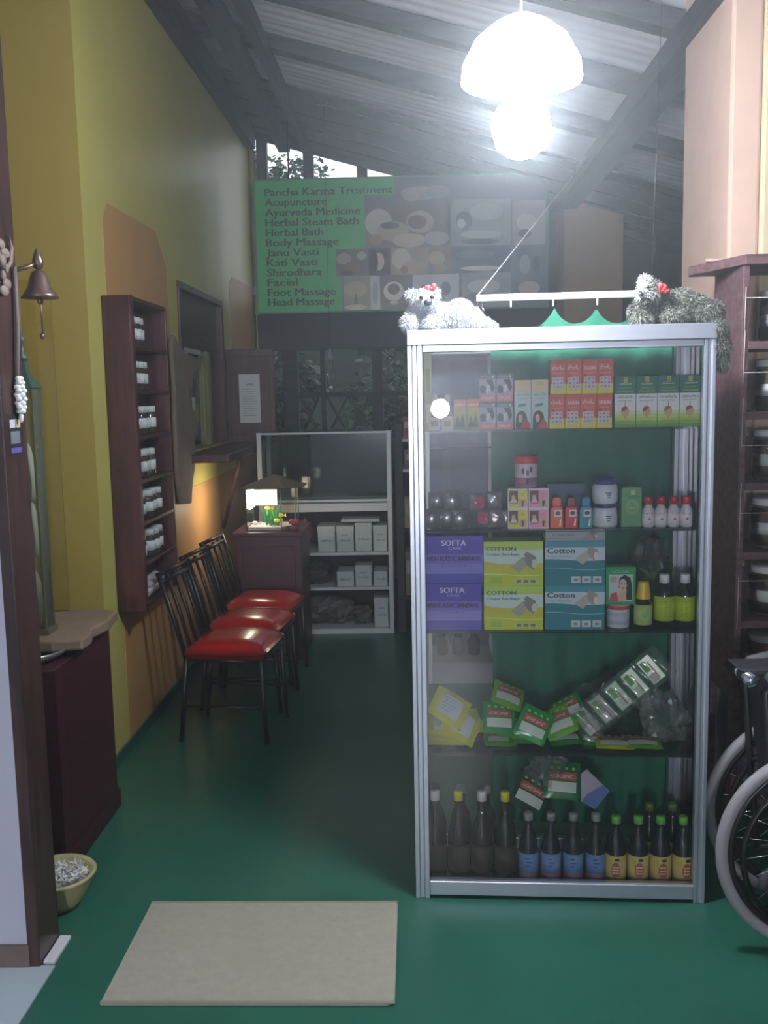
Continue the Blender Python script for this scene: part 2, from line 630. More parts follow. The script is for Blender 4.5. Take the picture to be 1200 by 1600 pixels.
def tree(x, y, h, rad, label, nleaf=2600, seed=1, leafm=LEAF, low=0.5):
    t = empty('tree', (x, y, 0))
    tag(t, label, 'tree', 'trees beyond the far wall')
    rr = random.Random(seed)
    mb = MB()
    mb.tube([(0, 0, -0.02), (0.05, 0, h * 0.4), (-0.05, 0.05, h * 0.75)], [0.09, 0.07, 0.03], BARK, 8)
    for i in range(6):
        a = rr.uniform(0, 6.3); z = h * rr.uniform(0.3, 0.6)
        mb.tube([(0.03, 0, z), (rad * .6 * math.cos(a), rad * .6 * math.sin(a), z + h * 0.2)], [0.03, 0.012], BARK, 5)
    mb.build('trunk', t)
    mb = MB()
    vs, fs = [], []
    clumps = [(rr.uniform(-rad, rad) * .8, rr.uniform(-rad, rad) * .6, rr.uniform(low, h * .92), rr.uniform(.22, .5) * rad) for _ in range(26)]
    for i in range(nleaf):
        cx, cy, cz, cr = clumps[i % 26]
        v = Vector((rr.gauss(0, 1), rr.gauss(0, 1), rr.gauss(0, 1))).normalized() * cr * rr.uniform(.6, 1.05)
        p = Vector((cx, cy, cz)) + v
        p.z = min(p.z, h)
        L = rr.uniform(.07, .13)
        d = Vector((rr.uniform(-1, 1), rr.uniform(-1, 1), rr.uniform(-1, .2))).normalized()
        s = d.cross(Vector((rr.uniform(-1, 1), rr.uniform(-1, 1), 1))).normalized() * L * .3
        k = len(vs)
        vs += [p, p + d * L * .5 + s, p + d * L, p + d * L * .5 - s]
        fs.append((k, k + 1, k + 2, k + 3))
    mb.add(vs, fs, leafm)
    f = mb.build('foliage', t)
    f['kind'] = 'stuff'


gw = MB(); gw.box(-3.5, 13.6, -0.02, 4.0, 13.8, 2.7, mat('dark_backing', (50, 58, 52), 0.9, var=0.4, scale=4)); struct(gw.build('wall_backing'))  # dark backing wall added to keep the lattice view dim
gw = MB(); gw.prism([(-2.6, 2.42), (2.6, 2.42), (2.6, 2.36), (-2.6, 2.36)], 8.32, 9.6, BEAM); struct(gw.build('shade_overhang'))  # overhang added to shade the shrubs past the lattice
tree(-1.8, 12.4, 4.95, 0.85, 'leafy tree behind the gap above the green signboard at its left end', 5200, 3, LEAF, 2.4)
tree(-0.45, 12.9, 4.15, 0.42, 'lower bushy tree beyond the far lattice, right of the tallest tree', 3000, 5, LEAF)
tree(0.05, 10.7, 2.6, 0.62, 'shrubby tree seen through the right side of the far lattice', 2600, 8, LEAF_SHADED)
tree(-1.35, 10.3, 2.5, 0.5, 'pale leafed shrubby tree seen through the left side of the far lattice', 2000, 9, LEAF_SHADED)

# ================================================================== LAMPS
bulb_m = mat('lit_bulb', (255, 255, 255), 0.4, var=0, emit=LAMP_E)
MATS['lit_bulb'].node_tree.nodes['Principled BSDF'].inputs['Emission Color'].default_value = (0.86, 0.93, 1.0, 1)
glare_m = mat('glare_glow', (255, 255, 255), 0.4, var=0, emit=GLARE_E)
MATS['glare_glow'].node_tree.nodes['Principled BSDF'].inputs['Emission Color'].default_value = (0.9, 0.95, 1.0, 1)
flash_m = mat('flash_globe_lit', (255, 255, 255), 0.4, var=0, emit=FLASH_E)
MATS['flash_globe_lit'].node_tree.nodes['Principled BSDF'].inputs['Emission Color'].default_value = (0.95, 0.97, 1.0, 1)

lp = empty('pendant_lamp', (0.29, 2.6, 2.20))
tag(lp, 'white pendant lamp hanging from the roof, oversized bulb and added bowl imitating its lens bloom', 'lamp')
mb = MB(); mb.lathe([(0.0, 0), (.035, .005), (.066, .03), (.078, .075), (.066, .12), (.04, .155), (.03, .17)], bulb_m, 20); mb.build('bulb', lp)  # bulb made oversized to cover the lower lobe of the bloom
mb = MB(); mb.lathe([(.032, .17), (.034, .21), (.03, .23)], WHITE, 16); mb.build('socket', lp)
mb = MB(); mb.lathe([(.155, .19), (.15, .235), (.12, .29), (.07, .33), (.03, .35), (.028, .345), (.068, .325), (.115, .285), (.144, .235), (.15, .19)], glare_m, 28); mb.build('glare_bowl', lp)  # added glowing bowl, shaped like the upper lobe of the bloom
mb = MB(); mb.tube([(0, 0, .34), (0, 0, roofz(.29) - 2.2 + 0.04)], .004, BLACK, 6); mb.build('cord', lp)

flash_lmp = empty('flash_stand_in', (-0.28, -3.19, 1.455))  # added lamp in place of the camera flash, also lights the goods
tag(flash_lmp, 'round white lamp added behind the camera for flash and front fill, glinting in glass', 'lamp')
mb = MB(); mb.lathe([(.07, 0), (.07, .02), (.03, .03), (.03, .06)], WHITE, 20, axis='y'); mb.build('base', flash_lmp)
mb = MB(); mb.ball((0, .14, 0), .085, flash_m, 20, 12); mb.build('globe', flash_lmp)

VEIL_HAZE = 0.024  # density of a volume added to imitate lens veil and lamp glow
if VEIL_HAZE:
    hm = bpy.data.materials.new('veil_scatter'); hm.use_nodes = True
    nt = hm.node_tree; nt.nodes.clear()
    ou = nt.nodes.new('ShaderNodeOutputMaterial'); vs_ = nt.nodes.new('ShaderNodeVolumeScatter')
    vs_.inputs['Density'].default_value = VEIL_HAZE; vs_.inputs['Anisotropy'].default_value = 0.65
    vs_.inputs['Color'].default_value = (0.86, 0.92, 1.0, 1)
    nt.links.new(vs_.outputs[0], ou.inputs['Volume'])
    mb = MB(); mb.prism([(-2.9, 0.02), (2.45, 0.02), (2.45, 2.58), (-1.2, 3.50), (-2.9, 3.5)], -3.1, 8.1, hm)
    hz = mb.build('veil_haze'); hz['kind'] = 'stuff'; hz['label'] = 'thin bluish scattering volume added under the roof to imitate lens veil'; hz['category'] = 'veil_haze'
# ================================================================== SIGNBOARD
SG = mat('sign_green', (62, 176, 98), 0.35, var=0.05)
SGREY = mat('sign_back', (104, 116, 128), 0.35, var=0.1)
TX = mat('sign_text', (6, 16, 10), 0.5, var=0)
sb = empty('signboard', (-1.135, 7.2, 2.215))
tag(sb, 'long green treatment signboard with dark lettering and photo collage below the roof', 'signboard')
SWd, SHt = 2.12, 0.935
mb = MB(); mb.box(0, 0, 0, SWd, 0.03, SHt, SGREY); mb.build('board', sb)
mb = MB(); mb.fpoly([(0, 0), (.62, 0), (.62, .24), (.58, .24), (.58, .44), (.80, .44), (.80, .82), (1.02, .82), (1.02, SHt), (0, SHt)], SG, .001); mb.build('green_panel', sb)
for b in ((0, -0.004, SHt, SWd, .034, SHt + .012), (0, -.004, -.012, SWd, .034, 0), (-.012, -.004, -.012, 0, .034, SHt + .012), (SWd, -.004, -.012, SWd + .012, .034, SHt + .012)):
    box_obj('frame_bar', b, mat('sign_edge', (80, 130, 90), .5), sb)
rows = [('Pancha Karma Treatment', .93), ('Acupuncture', .45), ('Ayurveda Medicine', .69), ('Herbal Steam Bath', .68), ('Herbal Bath', .42), ('Body Massage', .53), ('Janu Vasti', .38), ('Kati Vasti', .37), ('Shirodhara', .40), ('Facial', .22), ('Foot Massage', .50), ('Head Massage', .49)]
for i, (t, w_) in enumerate(rows):
    mb = MB()
    mb.ftext(t, .07, .83 - i * .0715, w_, .055, TX, .003)
    q_ = mb.build('lettering', sb); q_['kind'] = 'stuff'
PH = [  # x0 z0 x1 z1 ground, then simple shapes (ellipse: cx cz rx rz colour)
    (1.03, .74, 1.44, .90, (110, 116, 120), [(1.2, .82, .14, .05, (150, 150, 146)), (1.33, .83, .09, .045, (134, 136, 136)), (1.14, .80, .06, .035, (170, 168, 160))]),
    (.80, .45, 1.42, .74, (118, 112, 104), [(.90, .62, .10, .10, (188, 184, 172)), (1.0, .56, .12, .07, (176, 160, 144)), (1.2, .62, .10, .08, (178, 164, 148)), (1.18, .62, .07, .05, (120, 96, 92)), (.98, .60, .07, .025, (60, 58, 60)), (1.12, .49, .12, .05, (196, 182, 164)), (1.32, .50, .09, .05, (166, 164, 160)), (.88, .50, .05, .04, (150, 132, 118))]),
    (.58, .25, .82, .44, (98, 92, 86), [(.64, .37, .055, .04, (160, 150, 136)), (.70, .31, .06, .04, (132, 110, 92)), (.77, .39, .035, .03, (180, 176, 164)), (.66, .27, .05, .018, (60, 54, 50))]),
    (.82, .25, .98, .44, (36, 38, 48), [(.895, .345, .04, .065, (206, 188, 170)), (.86, .345, .03, .075, (22, 20, 26)), (.90, .26, .05, .02, (70, 80, 96))]),
    (.98, .25, 1.26, .44, (158, 144, 130), [(1.06, .36, .07, .075, (202, 190, 174)), (1.15, .30, .09, .05, (182, 158, 138)), (1.08, .28, .03, .03, (140, 108, 92))]),
    (1.26, .25, 1.42, .44, (120, 112, 104), [(1.32, .36, .06, .05, (176, 160, 140)), (1.34, .29, .05, .03, (150, 130, 110))]),
    (.63, .0, .83, .245, (150, 146, 128), [(.72, .15, .085, .06, (176, 168, 140)), (.72, .06, .012, .06, (110, 96, 80)), (.72, .02, .08, .02, (200, 196, 176))]),
    (.83, .0, .90, .245, (186, 190, 192), [(.865, .12, .02, .08, (150, 158, 166))]),
    (.90, .0, 1.14, .245, (92, 82, 74), [(1.0, .13, .075, .07, (214, 210, 200)), (1.0, .145, .045, .04, (84, 68, 60)), (1.0, .05, .03, .02, (200, 196, 186))]),
    (1.14, .0, 1.48, .245, (190, 194, 204), [(1.22, .14, .03, .03, (90, 96, 120)), (1.38, .14, .04, .05, (120, 128, 150)), (1.30, .07, .08, .04, (160, 166, 180))]),
    (1.40, .44, 1.86, .77, (136, 150, 156), [(1.52, .62, .06, .07, (92, 104, 116)), (1.50, .60, .03, .035, (180, 186, 186)), (1.68, .68, .12, .06, (166, 176, 178)), (1.64, .52, .15, .03, (176, 190, 190)), (1.64, .47, .14, .02, (74, 96, 116))]),
    (1.42, .25, 1.86, .44, (72, 96, 122), [(1.60, .38, .14, .03, (96, 118, 140)), (1.64, .28, .15, .018, (206, 214, 222))]),
    (1.50, .0, 1.86, .245, (150, 160, 168), [(1.66, .15, .12, .05, (190, 196, 200)), (1.62, .07, .10, .035, (122, 132, 144))]),
    (1.87, .44, 2.11, .75, (160, 152, 160), [(1.97, .60, .07, .06, (188, 180, 180)), (1.96, .52, .05, .03, (90, 100, 110))]),
    (1.87, .0, 2.11, .43, (96, 116, 130), [(1.96, .30, .04, .07, (150, 170, 180)), (1.99, .13, .08, .05, (176, 166, 158)), (2.04, .30, .03, .06, (70, 90, 100))]),
]
for x0, z0, x1, z1, g, sh in PH:
    mb = MB()
    mb.frect(x0, z0, x1, z1, ink(*g, 0.35), .0022)
    for j, (cx, cz, rx, rz, c_) in enumerate(sh):
        mb.fell(cx, cz, rx, rz, ink(*c_, 0.35), .003 + .0004 * j)
    mb.build('photo_print', sb)
for x in (.25, 1.9):
    mb = MB(); mb.tube([(x, .015, SHt), (x, .015, roofz(-1.135 + x) - 2.215 - .02)], .006, BLACK, 6); mb.build('hanging_wire', sb)

# ================================================================== CHAIRS
def chair(y, label):
    t = empty('metal_chair', (-0.875, y, 0), -0.12)
    tag(t, label, 'chair', 'red seated metal chairs along the yellow wall')
    # local: x forward (+X room), y width
    st = MB()
    n = 10
    vs, fs = [], []
    N = 14
    for i in range(N + 1):
        for j in range(N + 1):
            u, v = -1 + 2 * i / N, -1 + 2 * j / N
            k = (1 - abs(u) ** 5) * (1 - abs(v) ** 5)
            X_ = u * .20 * (1 - .06 * abs(v) ** 6); Y_ = v * .215 * (1 - .05 * max(0, -u) - .06 * abs(u) ** 6)
            vs.append((X_, Y_, .425 + .052 * k + (.012 * u * u * 0)))
    for i in range(N):
        for j in range(N):
            a = i * (N + 1) + j
            fs.append((a, a + N + 1, a + N + 2, a + 1))
    b0 = len(vs)
    rim = [(i, 0) for i in range(N)] + [(N, j) for j in range(N)] + [(i, N) for i in range(N, 0, -1)] + [(0, j) for j in range(N, 0, -1)]
    for i, j in rim:
        p = vs[i * (N + 1) + j]
        vs.append((p[0] * .98, p[1] * .98, .402))
    L = len(rim)
    for q in range(L):
        i, j = rim[q]; i2, j2 = rim[(q + 1) % L]
        fs.append((i * (N + 1) + j, i2 * (N + 1) + j2, b0 + (q + 1) % L, b0 + q))
    fs.append(tuple(range(b0, b0 + L)))
    st.add(vs, fs, RED, True)
    st.build('seat', t)
    mb = MB()
    for a, b in (((-.18, -.18), (.18, -.18)), ((.18, -.18), (.18, .18)), ((.18, .18), (-.18, .18)), ((-.18, .18), (-.18, -.18))):
        mb.tube([(a[0], a[1], .39), (b[0], b[1], .39)], .011, BLACK, 6)
    mb.build('seat_frame', t)
    for s in (-1, 1):
        mb = MB(); mb.tube([(.175, .18 * s, .40), (.195, .185 * s, .0)], .0125, BLACK, 8); mb.build('leg', t)
        mb = MB(); mb.tube([(-.18, .18 * s, .40), (-.22, .185 * s, .0)], .0125, BLACK, 8); mb.build('leg', t)
        mb = MB(); mb.tube([(-.18, .18 * s, .39), (-.23, .18 * s, .58), (-.30, .18 * s, .80)], .0125, BLACK, 8); mb.build('back_post', t)
    for k in range(3):
        yy = -.09 + .09 * k
        mb = MB()
        mb.tube([(-.185, yy, .40), (-.23, yy, .58), (-.292, yy, .775)], .009, BLACK, 6); mb.build('back_slat', t)
    for zz, xx in ((.79, -.297), (.755, -.286)):
        mb = MB(); mb.tube([(xx, -.185, zz), (xx, .185, zz)], .012, BLACK, 8); mb.build('back_rail', t)
    for s in (-1, 1):
        mb = MB(); mb.tube([(-.20, .182 * s, .17), (.187, .182 * s, .17)], .007, BLACK, 6); mb.build('stretcher', t)
    return t


chair(4.47, 'black metal chair with glossy red seat, nearest of the row along the wall')
chair(4.91, 'black metal chair with red seat, middle one of the row along the wall')
chair(5.37, 'black metal chair with red seat, farthest of the row, beside the maroon box')

# ================================================================== MAROON STAND + AQUARIUM
ms = empty('pedestal_stand', (-0.9, 5.9, 0))
tag(ms, 'dark maroon boxed stand under the lit fish tank behind the chairs', 'stand')
box_obj('body', (-.19, -.2, 0, .21, .22, .76, MAROONC), ms, .004)
box_obj('top_board', (-.205, -.215, .76, .225, .235, .785, MAROONC), ms, .004)
box_obj('front_panel', (-.15, -.208, .06, .17, -.2, .70, mat('maroon_dark', (62, 22, 32), .4)), ms, .003)

aq = empty('fish_tank', (-0.89, 5.88, 0.786))
tag(aq, 'small lit glass fish tank with green plants under a pitched cardboard lid', 'fish tank')
hexp = [(-.135, -.13), (.075, -.13), (.15, -.02), (.15, .12), (-.135, .12)]
for i in range(5):
    a, b = hexp[i], hexp[(i + 1) % 5]
    mb = MB()
    mb.add([(a[0], a[1], .004), (b[0], b[1], .004), (b[0], b[1], .255), (a[0], a[1], .255)], [(0, 1, 2, 3)], GLASS)
    mb.build('glass_pane', aq)
    mb = MB(); mb.tube([(a[0], a[1], 0), (a[0], a[1], .258)], .003, mat('silicone_seam', (60, 90, 84), .4), 5); mb.build('seam', aq)
mb = MB(); mb.prism([(p[0] * .97, p[1] * .97) for p in hexp], 0.002, .022, mat('tank_gravel', (150, 146, 150), .8, var=.5, scale=90), 'xy'); mb.build('gravel', aq)
mb = MB()
apex = (0.02, 0, .335)
ov = [(p[0] * 1.3 + .01, p[1] * 1.25, .262) for p in hexp]
mb.add(ov + [apex], [(i, (i + 1) % 5, 5) for i in range(5)], mat('cardboard', (112, 98, 78), .9, var=.15))
mb.add([(p[0], p[1], .256) for p in ov], [(4, 3, 2, 1, 0)], MATS['cardboard'])
mb.build('lid', aq)
mb = MB(); mb.box(-.125, -.10, .13, -.115, .06, .245, mat('tank_lamp', (255, 240, 214), .5, var=0, emit=26.0)); mb.build('tank_light', aq)
mb = MB(); mb.box(-.12, .105, .13, .02, .112, .25, mat('tank_backing', (170, 196, 200), .6)); mb.build('backing', aq)
rr = random.Random(4)
for k in range(9):
    mb = MB()
    cx, cy = rr.uniform(-.03, .09), rr.uniform(-.07, .06)
    h = rr.uniform(.06, .13)
    col = mat('water_plant_%d' % (k % 2), ((24, 128, 70), (60, 150, 60))[k % 2], .5)
    for q in range(7):
        a = q * .9; L = h * rr.uniform(.6, 1)
        ex, ey = cx + .035 * math.cos(a), cy + .035 * math.sin(a)
        mb.add([(cx - .004, cy, .02), (cx + .004, cy, .02), ((cx + ex) / 2 + .008, (cy + ey) / 2, .02 + L * .6), (ex, ey, .02 + L), ((cx + ex) / 2 - .008, (cy + ey) / 2, .02 + L * .6)], [(0, 1, 2, 3, 4)], col)
    mb.build('water_plant', aq)
YF = mat('yellow_fish', (226, 220, 90), .4)
for k, p in enumerate(((-.01, -.09, .135), (.045, -.1, .06), (.06, -.05, .085), (-.09, -.1, .045))):
    f = MB()
    f.ball((0, 0, 0), .016, YF if k < 3 else WHITE, 10, 6, (1.3, .45, .8))
    f.prism([(.016, 0), (.034, .012), (.034, -.012)], -.0015, .0015, YF if k < 3 else WHITE)
    o = f.build('aquarium_fish', loc=(aq.location[0] + p[0], aq.location[1] + p[1], aq.location[2] + p[2]))
    tag(o, ['yellow fish near the middle of the lit tank', 'yellow fish low at the right of the tank', 'yellow fish behind the low right one in the tank', 'white fish low at the left of the tank'][k], 'fish', 'fish in the tank')

fl = empty('artificial_flower', (-0.735, 5.74, .786))
tag(fl, 'small pinkish red artificial flower beside the fish tank on the maroon stand', 'flower')
mb = MB()
for q in range(8):
    a = q * .785
    mb.ball((.018 * math.cos(a), .018 * math.sin(a), .05 + .01 * (q % 2)), .016, mat('flower_red', (176, 60, 72), .6), 8, 6, (1, 1, .7))
mb.build('petals', fl)
mb = MB(); mb.lathe([(.02, 0), (.024, .02), (.016, .042)], mat('dull_purple', (90, 60, 74), .6), 12); mb.build('holder', fl)

# ================================================================== LOW WHITE DISPLAY COUNTER
wc = empty('display_counter', (-1.04, 6.30, 0))
tag(wc, 'low white display counter with box shelves below and empty dusty glass case above', 'display cabinet')
CWd = .885
for b in ((0, 0, 0, .03, .03, 1.36), (CWd - .03, 0, 0, CWd, .03, 1.36), (0, .4, 0, .03, .43, 1.36), (CWd - .03, .4, 0, CWd, .43, 1.36)):
    box_obj('post', b, WHITEM, wc, .002)
for b, nm in (((.03, 0, .0, CWd - .03, .43, .035), 'bottom_board'), ((.03, 0, .30, CWd - .03, .43, .318), 'shelf'), ((.03, 0, .535, CWd - .03, .43, .555), 'shelf'), ((.03, -.004, .83, CWd - .03, .434, .885), 'counter_board')):
    box_obj(nm, b, WHITEM, wc, .002)
box_obj('back_panel', (.03, .425, .03, CWd - .03, .43, .86, mat('counter_back', (70, 66, 76), .8)), wc)
box_obj('rail', (.03, 0, 1.345, CWd - .03, .012, 1.357, WHITEM), wc)
box_obj('rail', (.03, 0, .895, CWd - .03, .012, .91, WHITEM), wc)
for b in ((.03, .004, .91, CWd - .03, .008, 1.345), (.03, .42, .91, CWd - .03, .424, 1.345)):
    box_obj('glass_pane', b, DARKG, wc)
box_obj('top_pane', (.0, 0, 1.357, CWd, .43, 1.363, DARKG), wc)
GRYB = mat('faded_box', (176, 186, 186), .8, var=.06)
PEN = ink(70, 80, 84)
items = [(.385, .556, .12, .17), (.51, .556, .12, .17), (.635, .556, .115, .19), (.755, .556, .095, .17), (.505, .319, .12, .10), (.63, .319, .115, .14), (.752, .319, .098, .10), (.752, .036, .098, .2)]
nm = ['leftmost on the upper shelf', 'second from left on the upper shelf', 'taller one, third on the upper shelf', 'rightmost on the upper shelf', 'left one on the middle shelf', 'tall middle one on the middle shelf', 'right one on the middle shelf', 'alone on the lowest shelf']
for k, (x, z, w_, h) in enumerate(items):
    t = MB(); t.box(0, 0, 0, w_ - .006, .22, h, GRYB)
    o = t.build('cardboard_box', bevel=.002, loc=(-1.04 + x, 6.33, z))
    tag(o, 'pale marked cardboard box in the white counter, ' + nm[k], 'box', 'pale boxes in the white counter')
    q = MB(); q.fcurl(.018, h * .38, w_ * .62, .022, PEN, seed=k); q.fcurl(.03, h * .62, w_ * .4, .014, PEN, seed=k + 9) if k % 2 else None
    q.build('pen_writing', o)
    if h > .12:
        l = MB(); l.box(-.002, -.002, h - .035, w_ - .004, .222, h + .002, GRYB); l.build('box_lid', o)
o = MB(); o.box(0, 0, 0, .26, .2, .02, GRYB); tag(o.build('folded_bag', bevel=.006, loc=(-.50, 6.34, .752)), 'flat pale folded bag lying over the upper shelf boxes in the white counter', 'bag')


def crumple(name, label, cat, loc, size, m, seed, n=16, group=None, amp=.25, rz=0):
    """A crumpled soft bundle."""
    rr = random.Random(seed)
    mb = MB()
    vs, fs = [], []
    k = n // 2
    ph = [(rr.uniform(2, 7), rr.uniform(2, 7), rr.uniform(0, 6), rr.uniform(0, 6)) for _ in range(5)]
    for j in range(k + 1):
        th = math.pi * j / k
        for i in range(n):
            a = 2 * math.pi * i / n
            r = 1 + sum(amp / 2.2 * math.sin(f1 * a + p1) * math.sin(f2 * th + p2) for f1, f2, p1, p2 in ph) * (1 if 0 < j < k else 0)
            r += rr.uniform(-amp, amp) * .3 * (1 if 0 < j < k else 0)
            vs.append((r * math.sin(th) * math.cos(a) * size[0] / 2, r * math.sin(th) * math.sin(a) * size[1] / 2, max(0, (.5 - .5 * math.cos(th) * r) * size[2])))
    for j in range(k):
        for i in range(n):
            a, b = j * n + i, j * n + (i + 1) % n
            fs.append((a, b, b + n, a + n))
    mb.add(vs, fs, m, False)
    o = mb.build(name, loc=loc, rot=(0, 0, rz))
    tag(o, label, cat, group)
    return o


crumple('plastic_bag', 'crumpled dark plastic bag of goods on the lowest shelf of the white counter', 'bag', (-.60, 6.5, .037), (.34, .26, .19), mat('grey_plastic', (92, 92, 92), .35, var=.4, scale=14), 3)
crumple('plastic_bag', 'small grey bundle right of the big bag on the lowest counter shelf', 'bag', (-.37, 6.46, .037), (.13, .16, .12), MATS['grey_plastic'], 5)
crumple('plastic_bag', 'dark wrapped bundle left on the middle shelf of the white counter', 'bag', (-.70, 6.48, .319), (.28, .24, .15), mat('dark_plastic', (64, 56, 64), .35, var=.4, scale=14), 8)
crumple('plastic_bag', 'reddish wrapped bundle at the left end of the upper counter shelf', 'bag', (-.79, 6.5, .556), (.16, .2, .2), mat('reddish_wrap', (132, 70, 74), .4, var=.4, scale=20), 12)

# wind chime
wch = empty('wind_chime', (-.565, 6.6, 1.60))
tag(wch, 'slim wind chime with grey cone top and silver tubes hanging before the dark lattice', 'wind chime')
mb = MB(); mb.lathe([(.032, .24), (.0, .32)], mat('chime_cap', (126, 124, 134), .5), 12); mb.build('cone_cap', wch)
for k in range(4):
    a = k * math.pi / 2 + .4
    mb = MB(); mb.tube([(.024 * math.cos(a), .024 * math.sin(a), .0 + .02 * k), (.024 * math.cos(a), .024 * math.sin(a), .225)], .0038, CHROME, 8); mb.build('chime_tube', wch)
mb = MB(); mb.tube([(0, 0, .3), (0, 0, roofz(-.565) - 1.66)], .0015, BLACK, 4); mb.tube([(0, 0, .05), (0, 0, .24)], .001, BLACK, 4); mb.build('string', wch)
mb = MB(); mb.ball((0, 0, .05), .014, WHITE, 10, 6, (1, 1, .6)); mb.build('striker', wch)

# window shutter with a notice
sh = empty('window_shutter', (-1.33, 6.82, 1.28))
tag(sh, 'maroon wooden window shutter swung open from the yellow wall, a paper on it', 'shutter')
box_obj('panel', (.02, .004, .02, .33, .024, .63, MAROON), sh, .002)
for b in ((.0, 0, 0, .345, .03, .05), (.0, 0, .6, .345, .03, .65), (.0, 0, .05, .03, .03, .6), (.31, 0, .05, .345, .03, .6)):
    box_obj('stile', b, MAROON, sh, .003)
for z in (.1, .52):
    mb = MB(); mb.tube([(.0, -.006, z), (.0, -.006, z + .06)], .008, BLACK, 8); mb.build('hinge', sh)
nt_ = MB(); nt_.box(0, 0, 0, .148, .001, .342, PAPER)
nt_ = nt_.build('paper_notice', loc=(-1.235, 6.816, 1.413)); tag(nt_, 'white typed paper notice fixed on the open maroon shutter', 'notice')
q = MB(); q.ftext('NOTICE', .05, .262, .05, .014, PEN, .0008)
for k in range(12):
    q.frect(.022, .235 - k * .017, .022 + .104 * (1 - .3 * ((k * 7) % 5) / 5), .239 - k * .017, ink(150, 158, 162), .0008)
q.build('print', nt_)

# picture in the alcove
pc = MB(); pc.box(-1.375, 5.80, 1.33, -1.368, 6.14, 1.80, mat('picture_ground', (70, 64, 60), .4)); pc = pc.build('framed_picture')
tag(pc, 'dark framed picture with pink, white and yellow green patches inside the wall window', 'picture')
q = MB()
for (y0, z0, y1, z1, c_) in ((5.84, 1.66, 5.95, 1.76, (170, 110, 104)), (5.96, 1.6, 6.02, 1.72, (40, 50, 40)), (5.92, 1.52, 6.0, 1.60, (210, 210, 196)), (5.98, 1.44, 6.10, 1.56, (140, 150, 40)), (6.04, 1.36, 6.12, 1.44, (60, 80, 110))):
    q.prism([(y0, z0), (y1, z0), ((y0 + y1) / 2 + .05, z1), (y0 + .01, z1)], -1.368, -1.3665, ink(*c_), 'yz')
q.build('picture_print', pc)

# bark slab
bp = [(5.18, 1.94), (5.13, 1.88), (5.15, 1.67), (5.13, 1.33), (5.14, 1.13), (5.19, 1.02), (5.41, 1.0), (5.46, 1.12), (5.53, 1.19), (5.56, 1.36), (5.68, 1.42), (5.59, 1.5), (5.48, 1.6), (5.46, 1.68), (5.58, 1.73), (5.80, 1.77), (5.88, 1.84), (5.72, 1.83), (5.50, 1.845), (5.33, 1.87)]
mb = MB(); mb.prism([(y, z) for y, z in bp], -1.30, -1.275, mat('driftwood', (122, 108, 96), .9, var=.25, scale=10, bump=.6), 'yz')
o = mb.build('driftwood_slab', bevel=.008); tag(o, 'flat grey brown driftwood slab hanging on the yellow wall before the window', 'wood slab')
mb = MB(); mb.tube([(-1.30, 5.3, 1.86), (WX, 5.3, 1.86)], .006, BLACK, 6); mb.build('nail', o)

# ================================================================== LEFT WALL RACK WITH JARS
rk = empty('wall_rack', (WX + .004, 4.14, .66))
tag(rk, 'tall maroon wooden rack of small jars hung on the yellow wall', 'shelf')
RL, RH, RD = .62, 1.38, .118
box_obj('side_panel', (0, 0, 0, RD, .02, RH, MAROON), rk, .002)
box_obj('side_panel', (0, RL - .02, 0, RD, RL, RH, MAROON), rk, .002)
box_obj('back_panel', (0, .02, 0, .008, RL - .02, RH, MAROON), rk)
box_obj('top_board', (0, .02, RH - .02, RD, RL - .02, RH, MAROON), rk, .002)
SHZ = [.005, .19, .375, .565, .76, .96, 1.155]
for z in SHZ:
    box_obj('shelf', (.008, .02, z, RD, RL - .02, z + .016, MAROON), rk, .002)
box_obj('face_frame', (RD, 0, 0, RD + .008, .035, RH, MAROON), rk)
JG = mat('herb_jar_body', (58, 50, 44), .15, var=.5, scale=22)


def small_jar(label):
    mb = MB(); mb.lathe([(.027, 0), (.032, .004), (.032, .09), (.026, .102)], JG, 14)
    o = mb.build('herb_jar')
    tag(o, label, 'jar', 'small herb jars on the maroon wall rack')
    l = MB(); l.lathe([(.030, .100), (.030, .124), (.027, .128), (0, .128)], mat('jar_lid_white', (192, 200, 200), .5, var=0), 14); l.build('lid', o)
    l = MB(); l.lathe([(.0326, .03), (.0326, .075)], mat('jar_label_white', (198, 206, 206), .7, var=0), 14, smooth=True); l.build('label', o)
    return o


jp = small_jar('x')
first = True
sn = ['lowest jar shelf', 'second lowest shelf', 'third lowest shelf', 'third highest shelf', 'second highest shelf', 'top shelf']
jar_sets = {1: [.1, .27, .33, .41], 2: [.08, .14, .25, .33, .40], 3: [.07, .13, .19, .25, .32], 4: [.08, .14, .21, .28, .36], 5: [.09, .15, .21, .28], 6: [.07, .13, .19, .25]}
od = ['first', 'second', 'third', 'fourth', 'fifth']
for si, ys in jar_sets.items():
    for k, yy in enumerate(ys):
        o = jp if first else copy_tree(jp)
        first = False
        o.location = (WX + .004 + .080 - (.006 if k % 2 else 0), 4.14 + yy, .66 + SHZ[si] + .0165)
        o.rotation_euler.z = .4 * k
        o['label'] = 'white lidded herb jar, %s from the near end, %s of the wall rack' % (od[k], sn[si - 1])
crumple('cloth_bundle', 'crumpled white plastic bundle on the lowest board of the maroon wall rack', 'bag', (WX + .07, 4.42, .683), (.09, .40, .09), mat('crumpled_white', (186, 184, 186), .5, var=.2, scale=20), 21)

